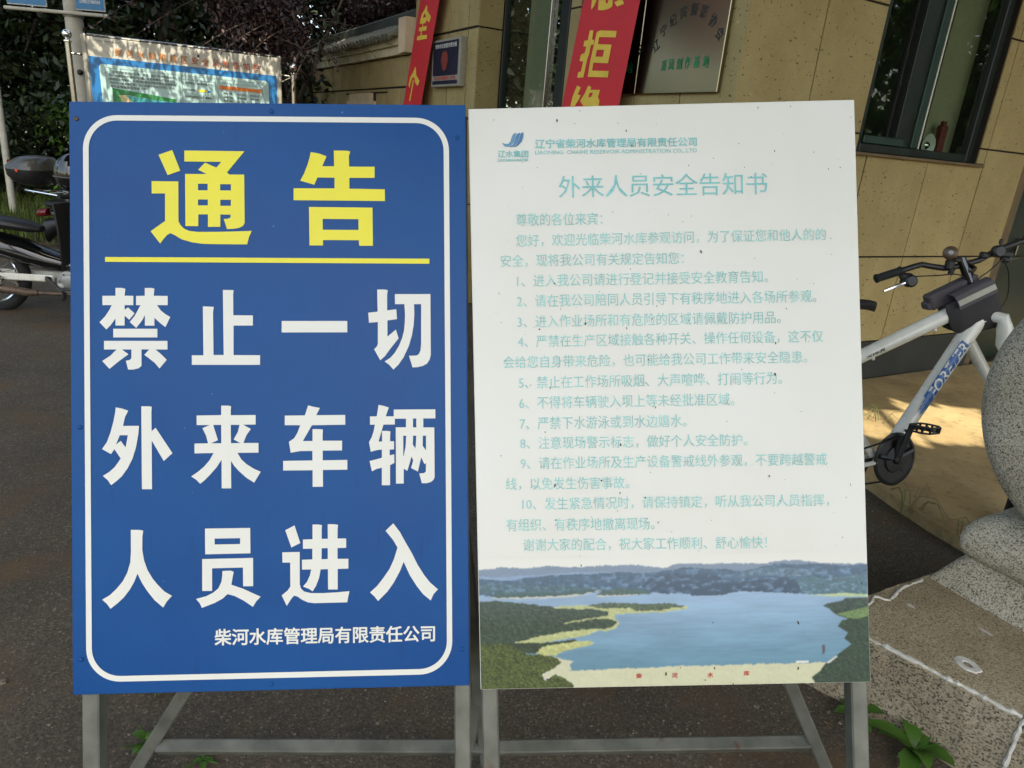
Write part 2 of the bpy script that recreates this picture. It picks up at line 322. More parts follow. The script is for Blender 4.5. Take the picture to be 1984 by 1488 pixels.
def bluepanel():
    m, t, p = nodes('blue_sign_vinyl'); tc = N(t, 'ShaderNodeTexCoord'); V = tc.outputs['Object']
    n = N(t, 'ShaderNodeTexNoise', i_Scale=3.0, i_Detail=6.0); t.links.new(V, n.inputs['Vector'])
    c = ramp(t, n.outputs[0], [(.3, srgb(6, 68, 130)), (.7, srgb(13, 78, 140))])
    mp = N(t, 'ShaderNodeMapping'); mp.inputs['Scale'].default_value = (34, 5, 6); t.links.new(V, mp.inputs[0])
    n2 = N(t, 'ShaderNodeTexNoise', i_Scale=1.6, i_Detail=4.0); t.links.new(mp.outputs[0], n2.inputs['Vector'])
    c = mixc(t, ramp(t, n2.outputs[0], [(.62, (0, 0, 0, 1)), (.78, (.6, .6, .6, 1))]), c, srgb(20, 60, 120))
    n4 = N(t, 'ShaderNodeTexNoise', i_Scale=90.0, i_Detail=2.0); t.links.new(V, n4.inputs['Vector'])
    c = mixc(t, ramp(t, n4.outputs[0], [(.76, (0, 0, 0, 1)), (.8, (.6, .6, .6, 1))]), c, srgb(120, 150, 190))
    t.links.new(c, p.inputs['Base Color'])
    t.links.new(ramp(t, n.outputs[0], [(.3, (.34,) * 3 + (1,)), (.7, (.46,) * 3 + (1,))]), p.inputs['Roughness']); p.inputs['Specular IOR Level'].default_value = .25
    n3 = N(t, 'ShaderNodeTexNoise', i_Scale=5.0, i_Detail=3.0); t.links.new(V, n3.inputs['Vector'])
    b = N(t, 'ShaderNodeBump', i_Strength=.25, i_Distance=.01); t.links.new(n3.outputs[0], b.inputs['Height']); t.links.new(b.outputs[0], p.inputs['Normal'])
    return m
def whitepanel():
    m, t, p = nodes('white_sign_vinyl'); tc = N(t, 'ShaderNodeTexCoord'); V = tc.outputs['Object']
    n = N(t, 'ShaderNodeTexNoise', i_Scale=2.5, i_Detail=7.0); t.links.new(V, n.inputs['Vector'])
    c = ramp(t, n.outputs[0], [(.3, srgb(218, 217, 206)), (.7, srgb(226, 226, 218))])
    n2 = N(t, 'ShaderNodeTexNoise', i_Scale=260.0, i_Detail=2.0); t.links.new(V, n2.inputs['Vector'])
    c = mixc(t, ramp(t, n2.outputs[0], [(.74, (0, 0, 0, 1)), (.8, (.35, .35, .35, 1))]), c, srgb(150, 144, 120))
    t.links.new(c, p.inputs['Base Color']); p.inputs['Roughness'].default_value = .42
    return m
def galvmat():
    m, t, p = nodes('galvanised_tube'); tc = N(t, 'ShaderNodeTexCoord'); V = tc.outputs['Object']
    n = N(t, 'ShaderNodeTexNoise', i_Scale=14.0, i_Detail=8.0); t.links.new(V, n.inputs['Vector'])
    c = ramp(t, n.outputs[0], [(.3, srgb(88, 90, 82)), (.7, srgb(122, 123, 113))])
    mp = N(t, 'ShaderNodeMapping'); mp.inputs['Scale'].default_value = (20, 4, 20); t.links.new(V, mp.inputs[0])
    n2 = N(t, 'ShaderNodeTexNoise', i_Scale=1.3, i_Detail=6.0); t.links.new(mp.outputs[0], n2.inputs['Vector'])
    rm = ramp(t, n2.outputs[0], [(.64, (0, 0, 0, 1)), (.74, (.8, .8, .8, 1))])
    c = mixc(t, rm, c, srgb(92, 64, 48))
    t.links.new(c, p.inputs['Base Color']); p.inputs['Roughness'].default_value = .5; p.inputs['Metallic'].default_value = .35
    return m
MAT['blue'] = bluepanel(); MAT['white_panel'] = whitepanel(); MAT['galv'] = galvmat()
darken_side(MAT['granite_side'])

